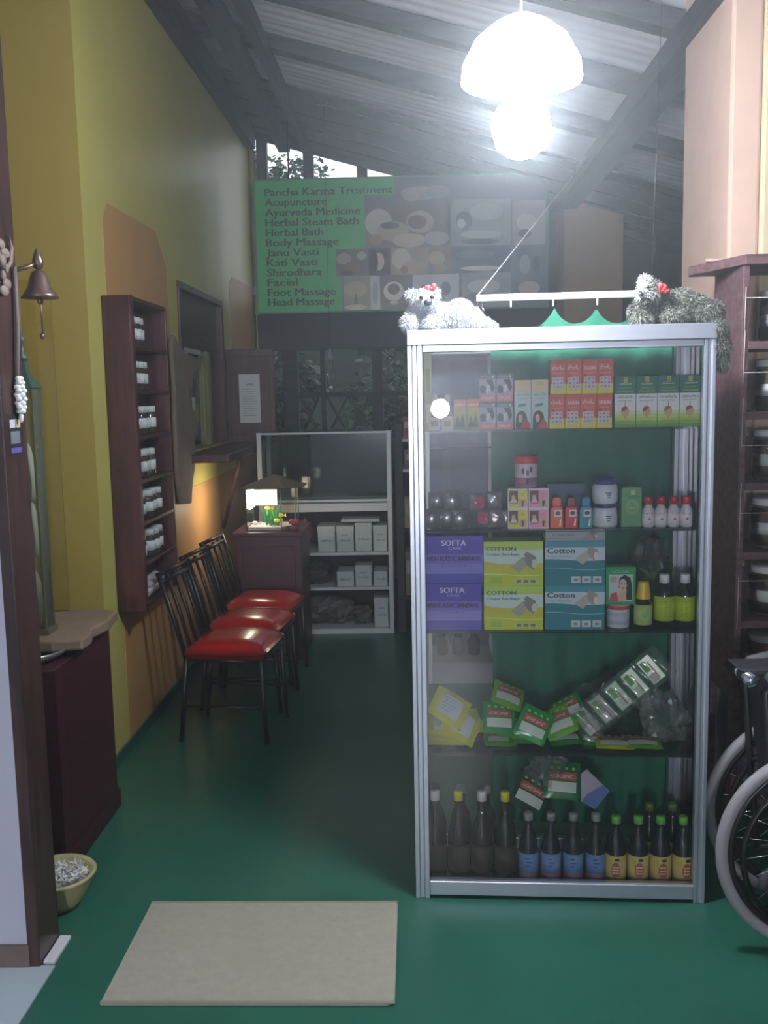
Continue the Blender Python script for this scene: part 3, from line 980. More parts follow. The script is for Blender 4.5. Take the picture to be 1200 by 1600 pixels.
# ================================================================== SHRINE CORNER BEHIND THE DOORWAY
mc = empty('shrine_cabinet', (-1.195, 3.02, 0))
tag(mc, 'dark maroon floor cabinet in the mustard corner behind the door jamb', 'cabinet')
box_obj('body', (-.55, .0, 0, 0, .585, .72, MAROONC), mc, .004)
box_obj('side_frame', (.0, .0, 0, .006, .06, .72, MATS['maroon_dark']), mc)
box_obj('plinth', (-.55, -.006, 0, .008, .59, .07, MATS['maroon_dark']), mc)
box_obj('door', (-.50, -.015, .09, -.04, 0, .69, MAROONC), mc, .003)
rr = random.Random(11)
pts = []
for i in range(26):
    a = 2 * math.pi * i / 26
    cx, cy = math.cos(a), math.sin(a)
    q = max(abs(cx), abs(cy))
    pts.append((-.27 + .33 * cx / q * rr.uniform(.90, .97), .38 + .26 * cy / q * rr.uniform(.92, 1.0)))
mb = MB(); mb.prism(pts, .745, .785, mat('rough_slab', (128, 108, 90), .8, var=.3, scale=9, bump=.8), 'xy')
o = mb.build('stone_slab', bevel=.008, loc=(-1.195, 3.02, 0)); tag(o, 'rough edged pale brown slab lying on top of the maroon corner cabinet', 'slab')
for p in ((-.5, .18), (-.5, .5), (-.08, .18), (-.08, .5)):
    b = MB(); b.box(p[0], p[1], .722, p[0] + .06, p[1] + .06, .746, BLACK); b.build('foot', o)
mb = MB(); mb.lathe([(0, 0), (.12, 0), (.15, .02), (.155, .035), (.15, .035), (.118, .006), (0, .006)], mat('steel_tray', (160, 164, 164), .3, metal=.7), 28)
o = mb.build('steel_tray', loc=(-1.36, 3.175, .7208)); tag(o, 'round dull steel tray under the near edge of the stone slab', 'tray')
q = MB(); q.box(-.06, -.12, .008, .06, .02, .018, WHITE); q.build('paper_lining', o)

# glass relic casket with pagoda roof
gc = empty('glass_casket', (-1.335, 3.28, .787))
tag(gc, 'tall glass casket with dark green flared roof and spire on the slab', 'glass case')
FR = mat('casket_frame', (110, 112, 84), .4, metal=.3)
for sx in (-1, 1):
    for sy in (-1, 1):
        mb = MB(); mb.box(.038 * sx - .004, .038 * sy - .004, 0, .038 * sx + .004, .038 * sy + .004, .862, FR); mb.build('post', gc)
for k in range(4):
    mb = MB(); a = k * math.pi / 2
    mb.T = Matrix.Rotation(a, 4, 'Z')
    mb.box(-.034, .0375, .02, .034, .0395, .855, glass('casket_glass', (.95, .97, .93), body=.10, bodycol=(190, 194, 170)))
    mb.build('glass_pane', gc)
box_obj('base', (-.048, -.048, 0, .048, .048, .02, FR), gc)
RG = mat('roof_green', (70, 92, 82), .4)
mb = MB(); mb.lathe([(.064, .855), (.052, .87), (.034, .895), (.022, .92), (.014, .95)], RG, 4, ang0=math.pi / 4, smooth=False); mb.build('flared_roof', gc)
mb = MB(); mb.lathe([(.016, .95), (.022, .96), (.010, .972), (.009, 1.01), (.018, 1.02), (.005, 1.035), (.0, 1.07)], RG, 12); mb.build('spire', gc)
for k, z in enumerate((.02, .27, .47)):
    mb = MB(); mb.lathe([(.02, z), (.028, z + .05), (.022, z + .12), (.010, z + .18), (0, z + .2)], mat('relic_white', (206, 206, 196), .5), 12); mb.build('relic_figure', gc)

gp = MB(); gp.box(-.055, 0, 0, .055, .004, 1.255, glass('amber_sheet', (.93, .9, .72), body=.12, bodycol=(168, 150, 80)))
o = gp.build('glass_sheet', loc=(-1.40, 3.60, .787), rot=(0, 0, .35)); tag(o, 'narrow upright yellowish glass sheet standing on the slab behind the casket', 'glass sheet')
for x_ in (-.055, .052):
    b = MB(); b.box(x_, -.001, 0, x_ + .003, .005, 1.255, mat('amber_edge', (120, 108, 50), .4)); b.build('glass_edge', o)

# brass bell on a bracket from the jamb
be = empty('hanging_bell', (-1.045, 2.72, 1.885))
tag(be, 'old brass bell on a bracket beside the door jamb with a dangling pull', 'bell')
BR = mat('old_brass', (112, 92, 84), .35, metal=.6, var=.3, scale=20)
mb = MB(); mb.lathe([(.052, .0), (.044, .012), (.032, .03), (.026, .055), (.018, .072), (.006, .078), (0, .078)], BR, 24); mb.build('bell_body', be)
mb = MB(); mb.lathe([(.0, .076), (.012, .082), (.016, .1), (.009, .125), (0, .14)], BR, 12); mb.build('finial', be)
mb = MB(); mb.tube([(0, 0, .1), (-.02, -.02, .085), (-.045, -.058, .07)], .006, BR, 8); mb.build('bracket', be)
mb = MB(); mb.tube([(0, 0, .03), (.002, 0, -.10)], .0022, BR, 6); mb.lathe([(.0, -.02), (.009, -.012), (.007, .0)], BR, 10); mb.build('pull_chain', be)
mb = MB(); mb.lathe([(0, -.115), (.007, -.108), (.007, -.1), (0, -.095)], BR, 10); mb.build('pull_knob', be)

# carved ornament on the jamb face and the flower garland
oc = MB()
rr = random.Random(3)
for k in range(7):
    z = 2.02 - k * .02
    w_ = .018 + .012 * math.sin(k * 1.4)
    oc.ball((0, (k % 2 - .5) * .02, z), .014, mat('carved_grey', (132, 116, 108), .7, var=.3, scale=30), 8, 6, (.5, w_ / .014, 1))
for s in (-1, 1):
    oc.tube([(0, .01 * s, 1.96), (0.003, .035 * s, 1.98), (0.003, .05 * s, 2.02), (0, .04 * s, 2.05)], [.008, .007, .005, .003], MATS['carved_grey'], 6)
o = oc.build('carved_ornament', loc=(-1.078, 2.57, -.01)); tag(o, 'greyish carved scroll ornament fixed on the door jamb left of the bell', 'ornament')
ga = empty('flower_garland', (-1.075, 2.60, 1.60))
tag(ga, 'white flower tassel on a long grey string hanging down the door jamb', 'garland')
mb = MB(); mb.tube([(0, 0, .06), (.002, 0.02, .2), (0, .03, .36)], .006, mat('string_grey', (120, 104, 108), .8), 6); mb.build('string', ga)
FW = mat('petal_white', (226, 226, 226), .7, var=.04)
for k in range(9):
    z = .06 - .011 * k; r = .018 * math.sin(math.pi * (k + 1.2) / 11)
    for q in range(3):
        a = q * 2.1 + k
        mb = MB(); mb.ball((.006 + r * .6 * math.cos(a) * .6, r * math.sin(a), z), .0095, FW, 8, 6, (1, 1, .8)); mb.build('blossom', ga)
mb = MB(); mb.ball((.004, 0, -.045), .007, FW, 8, 6, (1, 1, 2)); mb.build('tip', ga)

sk = MB(); sk.prism([(2.545, 1.455), (2.625, 1.455), (2.625, 1.565), (2.545, 1.565)], -1.0845, -1.0835, ink(38, 36, 44), 'yz')
sk = sk.build('jamb_sticker'); tag(sk, 'small dark sticker with white and blue patches on the door jamb', 'sticker')
q = MB()
for (y0, z0, y1, z1, c_) in ((2.55, 1.528, 2.585, 1.55, (206, 206, 214)), (2.59, 1.528, 2.618, 1.55, (206, 190, 160)), (2.552, 1.485, 2.612, 1.518, (110, 118, 128)), (2.55, 1.460, 2.62, 1.474, (88, 84, 150))):
    q.prism([(y0, z0), (y1, z0), (y1, z1), (y0, z1)], -1.0834, -1.083, ink(*c_), 'yz')
q.build('sticker_print', sk)

# bowl of white blossoms on the floor
bw = empty('flower_bowl', (-1.158, 2.855, 0))
tag(bw, 'round beige bowl of white blossoms on the green floor beside the door jamb', 'bowl')
mb = MB(); mb.lathe([(.0, .004), (.06, 0), (.082, .03), (.106, .075), (.116, .10), (.123, .108), (.118, .115), (.104, .108), (.096, .08), (.0, .07)], mat('beige_ceramic', (186, 176, 132), .4, var=.12), 36); mb.build('bowl_shell', bw)
rr = random.Random(6)
proto = None
for k in range(110):
    a = rr.uniform(0, 6.28); r = .088 * math.sqrt(rr.random())
    if proto is None:
        mb = MB()
        for q in range(4):
            b = q * 1.57
            mb.add([(0, 0, 0), (.010 * math.cos(b - .5), .010 * math.sin(b - .5), .004), (.019 * math.cos(b), .019 * math.sin(b), .007), (.010 * math.cos(b + .5), .010 * math.sin(b + .5), .004)], [(0, 1, 2, 3)], FW)
        o = mb.build('blossom', bw); proto = o
    else:
        o = proto.copy(); COL.objects.link(o); o.parent = bw
    o.location = (r * math.cos(a), r * math.sin(a), .084 + .026 * rr.random())
    o.rotation_euler = (rr.uniform(-.9, .9), rr.uniform(-.9, .9), rr.uniform(0, 3))
    if False:
        pass
mb = MB(); mb.lathe([(0.0, .082), (.096, .081)], mat('blossom_bed', (186, 180, 172), .8, var=.4, scale=60), 24); mb.build('bed', bw)

# mat on the floor
mb = MB()
mb.prism([(-.86, 2.345), (-.095, 2.345), (-.075, 2.36), (-.075, 2.845), (-.09, 2.86), (-.86, 2.86)], 0, .008, MATC, 'xy')
o = mb.build('floor_mat', bevel=.003); tag(o, 'plain beige rectangular floor mat on the green floor before the glass cabinet', 'mat')
b = MB()
for x0, y0, x1, y1 in ((-.86, 2.345, -.075, 2.355), (-.86, 2.85, -.075, 2.86)):
    b.box(x0, y0, .008, x1, y1, .0095, mat('mat_binding', (150, 146, 132), .9))
b.build('binding', o)

# ================================================================== RIGHT RACK WITH BIG JARS
rr_ = empty('jar_rack', (1.075, 3.22, .66))
tag(rr_, 'rough brown timber rack holding large white lidded jars at the right edge', 'shelf')
box_obj('side_panel', (0, 0, -.13, .022, .3, 1.33, RACKM), rr_, .002)
box_obj('back_post', (.022, .27, 0, .07, .3, 1.33, RACKM), rr_, .002)
box_obj('side_panel', (.62, 0, -.13, .642, .3, 1.33, RACKM), rr_, .002)
mb = MB(); mb.prism([(-.0, -.02), (.66, -.02), (.66, .31), (-.09, .31), (-.1, .27)], 1.33, 1.362, RACKM, 'xy'); mb.build('top_board', rr_, .003)
RZ = [.125, .36, .595, .83, 1.06]
for z in RZ:
    box_obj('shelf', (.022, 0, z, .62, .28, z + .026, RACKM), rr_, .002)
box_obj('leg', (.0, .0, -.66, .022, .05, -.13, RACKM), rr_)
box_obj('leg', (.0, .25, -.66, .022, .3, -.13, RACKM), rr_)
box_obj('leg', (.62, .0, -.66, .642, .05, -.13, RACKM), rr_)
box_obj('leg', (.62, .25, -.66, .642, .3, -.13, RACKM), rr_)
box_obj('shelf', (.022, 0, -.12, .62, .28, -.092, RACKM), rr_)
WIRE = mat('guard_wire', (206, 196, 184), .4, var=0)
for z0, z1, zz in ((1.12, 1.26, 1.225), (.95, 1.12, .985), (.74, .9, .745), (.40, .62, .52), (.125, .3, .29)):
    mb = MB(); mb.tube([(.006, -.006, z0), (.008, -.006, z1)], .0014, WIRE, 5); mb.tube([(.008, -.006, zz), (.63, -.006, zz)], .0012, WIRE, 5); mb.build('guard_wire', rr_)
JB = [mat('jar_herb_%d' % k, c_, .12, var=.45, scale=30) for k, c_ in enumerate(((104, 78, 62), (96, 92, 70), (110, 104, 92), (120, 104, 84), (86, 66, 52), (120, 62, 62)))]


def big_jar(x, z, bodym, label, y=3.33):
    o = MB(); o.lathe([(.055, 0), (.062, .008), (.064, .11), (.058, .14), (.052, .15)], bodym, 20)
    o = o.build('storage_jar', loc=(x, y, z)); tag(o, label, 'jar', 'white lidded storage jars on the right rack')
    l = MB(); l.lathe([(.058, .148), (.06, .15), (.06, .168), (.056, .172), (0, .172)], WHITE, 20); l.build('lid', o)
    l = MB(); l.lathe([(.0648, .05), (.0652, .09)], PAPER, 20); l.build('label', o)
    g = MB(); g.lathe([(.0652, .012), (.0655, .14)], glass('jar_glass', (.98, .98, .98)), 20); g.build('glass_wall', o)
    return o


lv = [('lowest board', -.0915), ('second board from below', RZ[0] + .026), ('third board from below', RZ[1] + .026), ('fourth board from below', RZ[2] + .026), ('fifth board from below', RZ[3] + .026), ('topmost shelf', RZ[4] + .026)]
for k, (nm_, z) in enumerate(lv):
    if k == 5:
        big_jar(1.235, .66 + z, JB[0], 'brown filled jar with white label on the topmost shelf of the right rack')
    else:
        big_jar(1.225, .6605 + z, JB[5 - k], '%s jar with white lid on the %s of the right rack' % (['reddish', 'dark brown', 'tan', 'grey brown', 'olive'][k], nm_))
o = MB(); o.prism([(0, 0), (.10, .02), (.12, .05), (.02, .06)], 0, .012, mat('pale_offcut', (196, 170, 150), .7), 'xy')
tag(o.build('wood_offcut', bevel=.003, loc=(1.0, 3.38, 2.023)), 'pale thin wood offcut lying on the left end of the rack top', 'offcut')

# leaning dark pole behind
mb = MB(); mb.tube([(1.44, 5.0, 2.62), (1.62, 5.0, 2.0), (2.12, 5.02, 0.0)], .014, mat('pole_grey', (104, 104, 112), .5), 8)
o = mb.build('leaning_pole'); tag(o, 'thin grey pole leaning in the dark behind the right rack', 'pole')
mb = MB(); mb.lathe([(.018, 0), (.018, .03)], BLACK, 8, c=(2.12, 5.02, 0)); mb.build('pole_foot', o)

# ================================================================== WHEELCHAIR (folded)
wh = empty('wheelchair', (1.13, 2.75, 0))
tag(wh, 'folded black wheelchair with pale grey tyres at the right edge, half out of frame', 'wheelchair')
TY = mat('grey_tyre', (150, 148, 150), .7, var=.08, scale=40)
DF = mat('black_fabric', (26, 25, 31), .7, var=.2, scale=20, bump=.2)
FRM = mat('dark_frame', (44, 44, 48), .35, metal=.4)
WR = .3
for wy, wx, wz in ((-.15, .0, 0), (.14, .055, 0)):
    wc_ = MB(); wc_.torus((wx, wy, WR), WR - .018, .018, TY, 'y', 56, 10); tyre = wc_.build('tyre', wh)
    q = MB(); q.torus((wx, wy, WR), WR - .042, .010, FRM, 'y', 48, 8); q.build('wheel_rim', wh)
    q = MB(); q.torus((wx, wy - .04, WR), WR - .065, .009, BLACK, 'y', 48, 8); q.build('push_rim', wh)
    for k in range(6):
        a = k * math.pi / 3 + .3
        c_, s_ = math.cos(a), math.sin(a)
        q = MB(); q.tube([(wx + (WR - .042) * c_, wy, WR + (WR - .042) * s_), (wx + (WR - .065) * c_, wy - .04, WR + (WR - .065) * s_)], .004, BLACK, 5); q.build('rim_clip', wh)
    q = MB(); q.lathe([(.022, wy - .035), (.022, wy + .035)], CHROME, 14, c=(wx, 0, WR), axis='y'); q.build('hub', wh)
    sp0 = None
    for k in range(22):
        if sp0 is None:
            q = MB(); q.tube([(.015, .012, 0), (.256, 0, .03)], .0016, CHROME, 4); sp = sp0 = q.build('spoke', wh)
        else:
            sp = sp0.copy(); COL.objects.link(sp); sp.parent = wh
        sp.location = (wx, wy, WR)
        sp.rotation_euler = (0, 2 * math.pi * k / 22, 0)
# side frames, folded seat cloth, armrests, handles
for wy in (-.09, .08):
    q = MB(); q.tube([(-.10, wy, .20), (-.13, wy, .50), (-.15, wy, .74), (-.06, wy, .79)], .011, FRM, 8); q.build('front_tube', wh)
    q = MB(); q.tube([(.30, wy, .12), (.30, wy, .92), (.38, wy, .94)], .011, FRM, 8); q.build('back_tube', wh)
    q = MB(); q.tube([(-.13, wy, .48), (.30, wy, .48)], .011, FRM, 8); q.build('seat_tube', wh)
    q = MB(); q.tube([(-.10, wy, .20), (.30, wy, .20)], .011, FRM, 8); q.build('lower_tube', wh)
    q = MB(); q.tube([(-.15, wy, .775), (-.14, wy, .78), (.2, wy, .855), (.21, wy, .857)], [.012, .02, .02, .012], mat('arm_pad', (72, 72, 76), .7), 10); q.build('armrest_pad', wh)
q = MB(); q.tube([(-.10, -.09, .22), (.28, .08, .46)], .009, FRM, 8); q.build('cross_brace', wh)
q = MB(); q.tube([(.28, -.09, .22), (-.10, .08, .46)], .009, FRM, 8); q.build('cross_brace', wh)
mb = MB()
prof = [(-.22, .80), (-.17, .77), (-.15, .70), (-.135, .60), (-.115, .48), (-.115, .40), (.30, .36), (.30, .80), (.05, .80)]
mb.prism(prof, -.07, .06, DF)
mb.build('folded_seat_cloth', wh, .012)
q = MB(); q.lathe([(.0, -.1), (.02, -.1), (.02, .09), (0, .09)], CHROME, 12, c=(-.19, 0, .775), axis='y'); q.build('tube_end', wh)
for wy in (-.09, .08):
    q = MB(); q.torus((-.02, wy, .075), .055, .02, mat('caster_rubber', (60, 60, 62), .7), 'y', 24, 8); q.build('caster_wheel', wh)
    q = MB(); q.tube([(-.02, wy, .075), (-.06, wy, .2)], .009, FRM, 6); q.build('caster_fork', wh)

# ================================================================== BACK ROOM PIECES
# narrow white display cabinet seen through the glass cabinet
nc = empty('narrow_cabinet', (.05, 5.16, 0))
tag(nc, 'narrow white framed display cabinet seen through the left half of the glass cabinet', 'display cabinet')
for b in ((0, 0, 0, .03, .03, 1.86), (.37, 0, 0, .40, .03, 1.86), (0, .36, 0, .03, .39, 1.86), (.37, .36, 0, .40, .39, 1.86)):
    box_obj('post', b, WHITEM, nc, .002)
box_obj('top_panel', (.0, 0, 1.80, .40, .39, 1.86, WHITEM), nc, .002)
box_obj('base_panel', (.03, .004, 0, .37, .39, .12, mat('base_grey', (150, 156, 160), .6)), nc, .002)
for z in (.5, .9, 1.3):
    box_obj('shelf', (.03, .0, z, .37, .38, z + .008, SHELFG), nc)
box_obj('back_panel', (.03, .384, .12, .37, .39, 1.8, mat('slate_back', (92, 104, 122), .7, var=.15)), nc)
box_obj('glass_pane', (.03, .006, .12, .37, .010, 1.8, GLASS), nc)
for k, (x, c_) in enumerate(((.09, (70, 54, 52)), (.18, (60, 72, 80)), (.27, (52, 50, 56)))):
    o = MB(); o.lathe([(.034, 0), (.036, .01), (.036, .08), (.02, .10), (.018, .125), (0, .125)], ink(*c_, .3), 14)
    o = o.build('dark_jar', loc=(.05 + x, 5.34, .121)); tag(o, ['brownish', 'bluish', 'blackish'][k] + ' dark jar at the bottom of the narrow white cabinet', 'jar', 'jars in the narrow cabinet')
    l = MB(); l.lathe([(.0205, .1), (.0205, .128), (0, .128)], DARKINT, 12); l.build('lid', o)

# dark open shelving far behind
ds = empty('open_shelf', (-.13, 6.35, 0))
tag(ds, 'dark wooden open shelf between the white counter and the glass cabinet', 'shelf')
box_obj('post', (0, 0, 0, .05, .05, 1.40, BEAM), ds)
box_obj('post', (.55, 0, 0, .6, .05, 1.40, BEAM), ds)
box_obj('post', (0, .3, 0, .05, .35, 1.40, BEAM), ds)
box_obj('post', (.55, .3, 0, .6, .35, 1.40, BEAM), ds)
for z in (.22, .68, 1.08, 1.28):
    box_obj('shelf', (.05, 0, z, .55, .35, z + .02, BEAM if z < 1 else WHITEM), ds)
for k, (x, z, w_, h, c_, l_) in enumerate(((.055, 1.3005, .12, .14, (140, 56, 60), 'dull red box on top of the dark open shelf'), (.055, .7005, .1, .2, (150, 146, 96), 'yellowish carton on the middle of the dark open shelf'), (.055, .2405, .09, .3, (112, 110, 84), 'tall olive carton low on the dark open shelf'), (.06, 1.1005, .1, .12, (110, 96, 90), 'brown grey carton on the upper dark open shelf'))):
    o = MB(); o.box(0, 0, 0, w_, .2, h, ink(*c_)); o = o.build('goods_carton', bevel=.003, loc=(-.13 + x, 6.38, z)); tag(o, l_, 'box', 'cartons on the dark open shelf')
    l = MB(); l.frect(.01, h * .5, w_ - .01, h * .8, ink(170, 170, 160), .0012); l.build('label', o)

# ================================================================== GLASS CABINET
CA = math.radians(-2.5)
CP = Vector((-.018, 2.892, 0))
CU = Vector((math.cos(CA), math.sin(CA), 0))
CD = Vector((-math.sin(CA), math.cos(CA), 0))
CWID, CH, CDEP = .90, 1.785, .34


def cab(u, d, z):
    return CP + CU * u + CD * d + Vector((0, 0, z))


gcab = empty('glass_cabinet', CP, CA)
tag(gcab, 'tall aluminium framed glass display cabinet full of medicines standing on the green floor', 'display cabinet')


def alu_post(u0, d0, w, dep, nm='post'):
    mb = MB()
    pr = [(0, 0), (w * .3, 0), (w * .34, .003), (w * .62, .003), (w * .66, 0), (w, 0), (w, dep), (0, dep)]
    mb.prism([(u0 + p[0], d0 + p[1]) for p in pr], 0.0, CH - .045, ALU, 'xy')
    return mb.build(nm, gcab, .0015)


alu_post(0.0, 0.0, .045, .035)
alu_post(CWID - .034, 0.0, .034, .035)
alu_post(0.0, CDEP - .035, .04, .035)
alu_post(CWID - .048, CDEP - .035, .045, .035)
for nm, b in (('top_rail', (0, -.004, CH - .045, CWID, .035, CH)), ('top_rail', (0, CDEP - .035, CH - .045, CWID, CDEP, CH)),
              ('top_rail', (0, .035, CH - .045, .035, CDEP - .035, CH)), ('top_rail', (CWID - .035, .035, CH - .045, CWID, CDEP - .035, CH)),
              ('inner_rail', (.045, .006, CH - .066, CWID - .034, .03, CH - .045)),
              ('bottom_rail', (.045, .0, .012, CWID - .034, .03, .058)), ('bottom_rail', (.04, CDEP - .03, .012, CWID - .048, CDEP, .058)),
              ('bottom_rail', (.004, .035, .012, .03, CDEP - .035, .058)), ('bottom_rail', (CWID - .03, .035, .012, CWID - .004, CDEP - .035, .058))):
    box_obj(nm, b, ALU, gcab, .002)
box_obj('top_panel', (.035, .035, CH - .012, CWID - .035, CDEP - .035, CH - .004, mat('cabinet_top', (150, 156, 160), .5)), gcab)
box_obj('floor_panel', (.03, .03, .012, CWID - .03, CDEP - .03, .020, mat('cabinet_floor', (62, 60, 56), .4, var=.2)), gcab)
for b in ((.045, .014, .058, CWID - .034, .018, CH - .066), (.006, .035, .058, .010, CDEP - .035, CH - .045), (CWID - .010, .035, .058, CWID - .006, CDEP - .035, CH - .045)):
    box_obj('glass_pane', b, GLASS, gcab)
SH = [.468, .862, 1.178, 1.484]
for z in SH:
    box_obj('glass_shelf', (.012, .032, z - .006, CWID - .012, CDEP - .04, z, SHELFG), gcab)
    for u in (.012, CWID - .022):
        box_obj('shelf_clip', (u, .036, z - .012, u + .01, .05, z - .0065, CHROME), gcab)
        box_obj('shelf_clip', (u, CDEP - .06, z - .012, u + .01, CDEP - .045, z - .0065, CHROME), gcab)
mb = MB(); mb.tube([(.46, .0, 1.0), (.46, -.006, 1.0)], .001, ALU, 4)

# curtain rail and green curtain behind the cabinet
cr = MB(); cr.box(.215, .40, 1.90, .80, .412, 1.922, mat('white_rail', (226, 228, 234), .4))
cr = cr.build('curtain_rail', bevel=.002, loc=CP, rot=(0, 0, CA)); tag(cr, 'slim white curtain rail hanging above the glass cabinet', 'curtain rail')
for u in (.33, .47, .615, .75):
    q = MB(); q.tube([(u, .406, 1.90), (u, .406, 1.878)], .0035, WHITE, 6); q.build('rail_hook', cr)
q = MB(); q.tube([(.225, .408, 1.90), (.216, .40, 1.885), (.226, .395, 1.872)], .003, CHROME, 6); q.tube([(.24, .408, 1.90), (.232, .40, 1.88), (.242, .395, 1.868)], .003, CHROME, 6); q.build('rail_hook', cr)
CG = mat('green_curtain', (24, 108, 84), .75, var=.15, scale=5)
mb = MB()
peaks = [(.25, 1.865), (.475, 1.875), (.612, 1.872), (.75, 1.872), (.86, 1.85)]
vs, fs = [], []
NU, NZ = 90, 14
u_a, u_b = .262, .862
for i in range(NU + 1):
    u = u_a + (u_b - u_a) * i / NU
    tz = 1.80
    for (p0, z0), (p1, z1) in zip(peaks, peaks[1:]):
        if p0 <= u <= p1:
            t = (u - p0) / (p1 - p0)
            sag = .02 + .25 * (p1 - p0)
            tz = z0 * (1 - t) + z1 * t - sag * (4 * t * (1 - t)) ** .75
    for j in range(NZ + 1):
        t = j / NZ
        z = tz * (1 - t) + .07 * t
        dd = .412 + .010 * math.sin(u * 62 + .6 * math.sin(z * 2.3)) * (.35 + .65 * t) + .005 * math.sin(u * 23 + 2 * z)
        vs.append((u, dd, z))
for i in range(NU):
    for j in range(NZ):
        a = i * (NZ + 1) + j
        fs.append((a, a + NZ + 1, a + NZ + 2, a + 1))
mb.add(vs, fs, CG, True)
cu = mb.build('green_curtain', loc=CP, rot=(0, 0, CA)); tag(cu, 'dark green cloth curtain hanging in scallops behind the glass cabinet', 'curtain')
CRI = (Matrix.Translation(CP) @ Matrix.Rotation(CA, 4, 'Z')).inverted()
p = cab(.22, .406, 1.92)
mb = MB(); mb.tube([tuple(p), (1.12, 6.3, roofz(1.12) - .06)], .0022, mat('pale_cord', (176, 180, 186), .6, var=0), 5)
o = mb.build('diagonal_cord', cr); o.matrix_parent_inverse = CRI; o['label'] = 'pale diagonal cord'
p = cab(.79, .406, 1.92)
q = MB(); q.tube([tuple(p), (p.x + .1, p.y + .3, roofz(p.x + .1) - .06)], .0012, BLACK, 4); o = q.build('rail_tie', cr); o.matrix_parent_inverse = CRI



# ------------------------------------------------------------------ goods: helpers
def put(o, u, d, z, rz=0.0):
    o.location = cab(u, d, z)
    o.rotation_euler.z = CA + rz
    return o


PXU = lambda x: .213 + (x - 748) * .00190      # place along the shelf
BW, WT, YL = ink(24, 22, 26), ink(226, 230, 232), ink(226, 220, 60)


def carton(name, label, group, w, h, dp, side, art=None, cat='box'):
    mb = MB(); mb.box(0, 0, 0, w, dp, h, side)
    o = mb.build(name, bevel=.0012)
    tag(o, label, cat, group)
    if art:
        q = MB(); art(q, w, h); q.build('printed_front', o)
    fl_ = MB(); fl_.box(.003, .004, h, w - .003, dp - .003, h + .0006, side); fl_.build('top_flap', o)
    return o


# ---- art
def art_softa(q, w, h):
    q.frect(0, 0, w, h, ink(76, 58, 176))
    q.frect(0, h * .08, w, h * .20, ink(84, 66, 184), .0008)
    q.frect(0, h * .20, w, h * .42, ink(134, 124, 206), .0009)
    q.frect(0, h * .42, w, h * .62, ink(112, 98, 198), .0009)
    q.ftext('SOFTA', w * .5, h * .80, w * .42, h * .12, ink(214, 210, 240), .0014, align='c')
    q.ftext('CARE', w * .52, h * .72, w * .22, h * .05, ink(190, 184, 232), .0014, align='c')
    q.ftext('HIGH ELASTIC BANDAGE', w * .5, h * .48, w * .90, h * .10, ink(8, 2, 40), .0020, align='c')
    q.ftext('7.5 cm x 4.5 m', w * .5, h * .36, w * .42, h * .05, ink(60, 46, 140), .0014, bold=False, align='c')


def roll(q, cx, cz, s, c1, c2):
    q.fpoly([(cx - 1.1 * s, cz - .25 * s), (cx - .1 * s, cz + .55 * s), (cx + .25 * s, cz - .1 * s), (cx - .35 * s, cz - .75 * s)], ink(*c1), .0012)
    q.fpoly([(cx - .1 * s, cz + .55 * s), (cx + .1 * s, cz + .5 * s), (cx + .5 * s, cz - .45 * s), (cx + .25 * s, cz - .1 * s)], ink(*c2), .0013)
    q.fpoly([(cx + .0 * s, cz + .75 * s), (cx + .2 * s, cz + 1.0 * s), (cx + .9 * s, cz + .6 * s), (cx + 1.05 * s, cz + .1 * s), (cx + .7 * s, cz - .5 * s), (cx + .35 * s, cz - .1 * s)], ink(*c2), .0014)
    q.fell(cx + .82 * s, cz + .02 * s, .22 * s, .36 * s, ink(*[min(255, k + 40) for k in c1]), .0016)


def wave(q, w, z, amp, th, m, h):
    n = 14
    top = [(w * i / n, z + amp * math.sin(i / n * 5.2 + 1.0) + th) for i in range(n + 1)]
    bot = [(w * i / n, z + amp * math.sin(i / n * 5.2 + 1.0)) for i in range(n, -1, -1)]
    q.fpoly(top + bot, m, h)


def art_yellow(q, w, h):
    q.frect(0, 0, w, h, ink(196, 208, 40))
    q.frect(0, h * .5, w, h * .82, ink(206, 224, 214), .0008)
    q.frect(0, h * .84, w, h, ink(184, 214, 96), .0008)
    q.fpoly([(0, h * .56), (w * .45, h * .46), (w, h * .52), (w, h * .3), (0, h * .38)], ink(206, 196, 60), .0009)
    wave(q, w, h * .24, h * .02, h * .02, ink(226, 232, 150), .0011)
    q.frect(w * .12, h * .06, w * .3, h * .2, ink(160, 196, 40), .001)
    q.ftext('COTTON', w * .04, h * .80, w * .5, h * .09, ink(30, 84, 60), .0014)
    q.ftext('Crepe Bandage', w * .04, h * .69, w * .56, h * .06, ink(66, 120, 130), .0014)
    roll(q, w * .68, h * .50, w * .21, (168, 168, 150), (132, 132, 124))
    q.frect(w * .52, h * .05, w * .92, h * .15, ink(196, 204, 150), .0012)
    for k in range(3):
        q.frect(w * (.55 + .12 * k), h * .065, w * (.63 + .12 * k), h * .135, ink(120, 124, 96), .0014)


def art_teal(q, w, h):
    q.frect(0, 0, w, h, ink(24, 124, 138))
    q.frect(0, h * .55, w, h * .86, ink(196, 212, 222), .0008)
    q.frect(0, h * .86, w, h, ink(58, 148, 164), .0008)
    wave(q, w, h * .50, h * .02, h * .08, ink(24, 124, 138), .0010)
    wave(q, w, h * .37, h * .025, h * .015, ink(150, 200, 206), .0012)
    q.ftext('Cotton', w * .03, h * .73, w * .46, h * .13, ink(24, 52, 64), .0014)
    q.ftext('Crepe Bandage', w * .03, h * .64, w * .42, h * .05, ink(120, 140, 150), .0014, bold=False)
    roll(q, w * .70, h * .66, w * .19, (188, 178, 168), (164, 150, 142))
    for k in range(3):
        q.frect(w * (.44 + .18 * k), h * .06, w * (.59 + .18 * k), h * .21, ink(206, 214, 216), .0012)
        q.fell(w * (.515 + .18 * k), h * .13, w * .04, h * .035, ink(140, 140, 136), .0014)


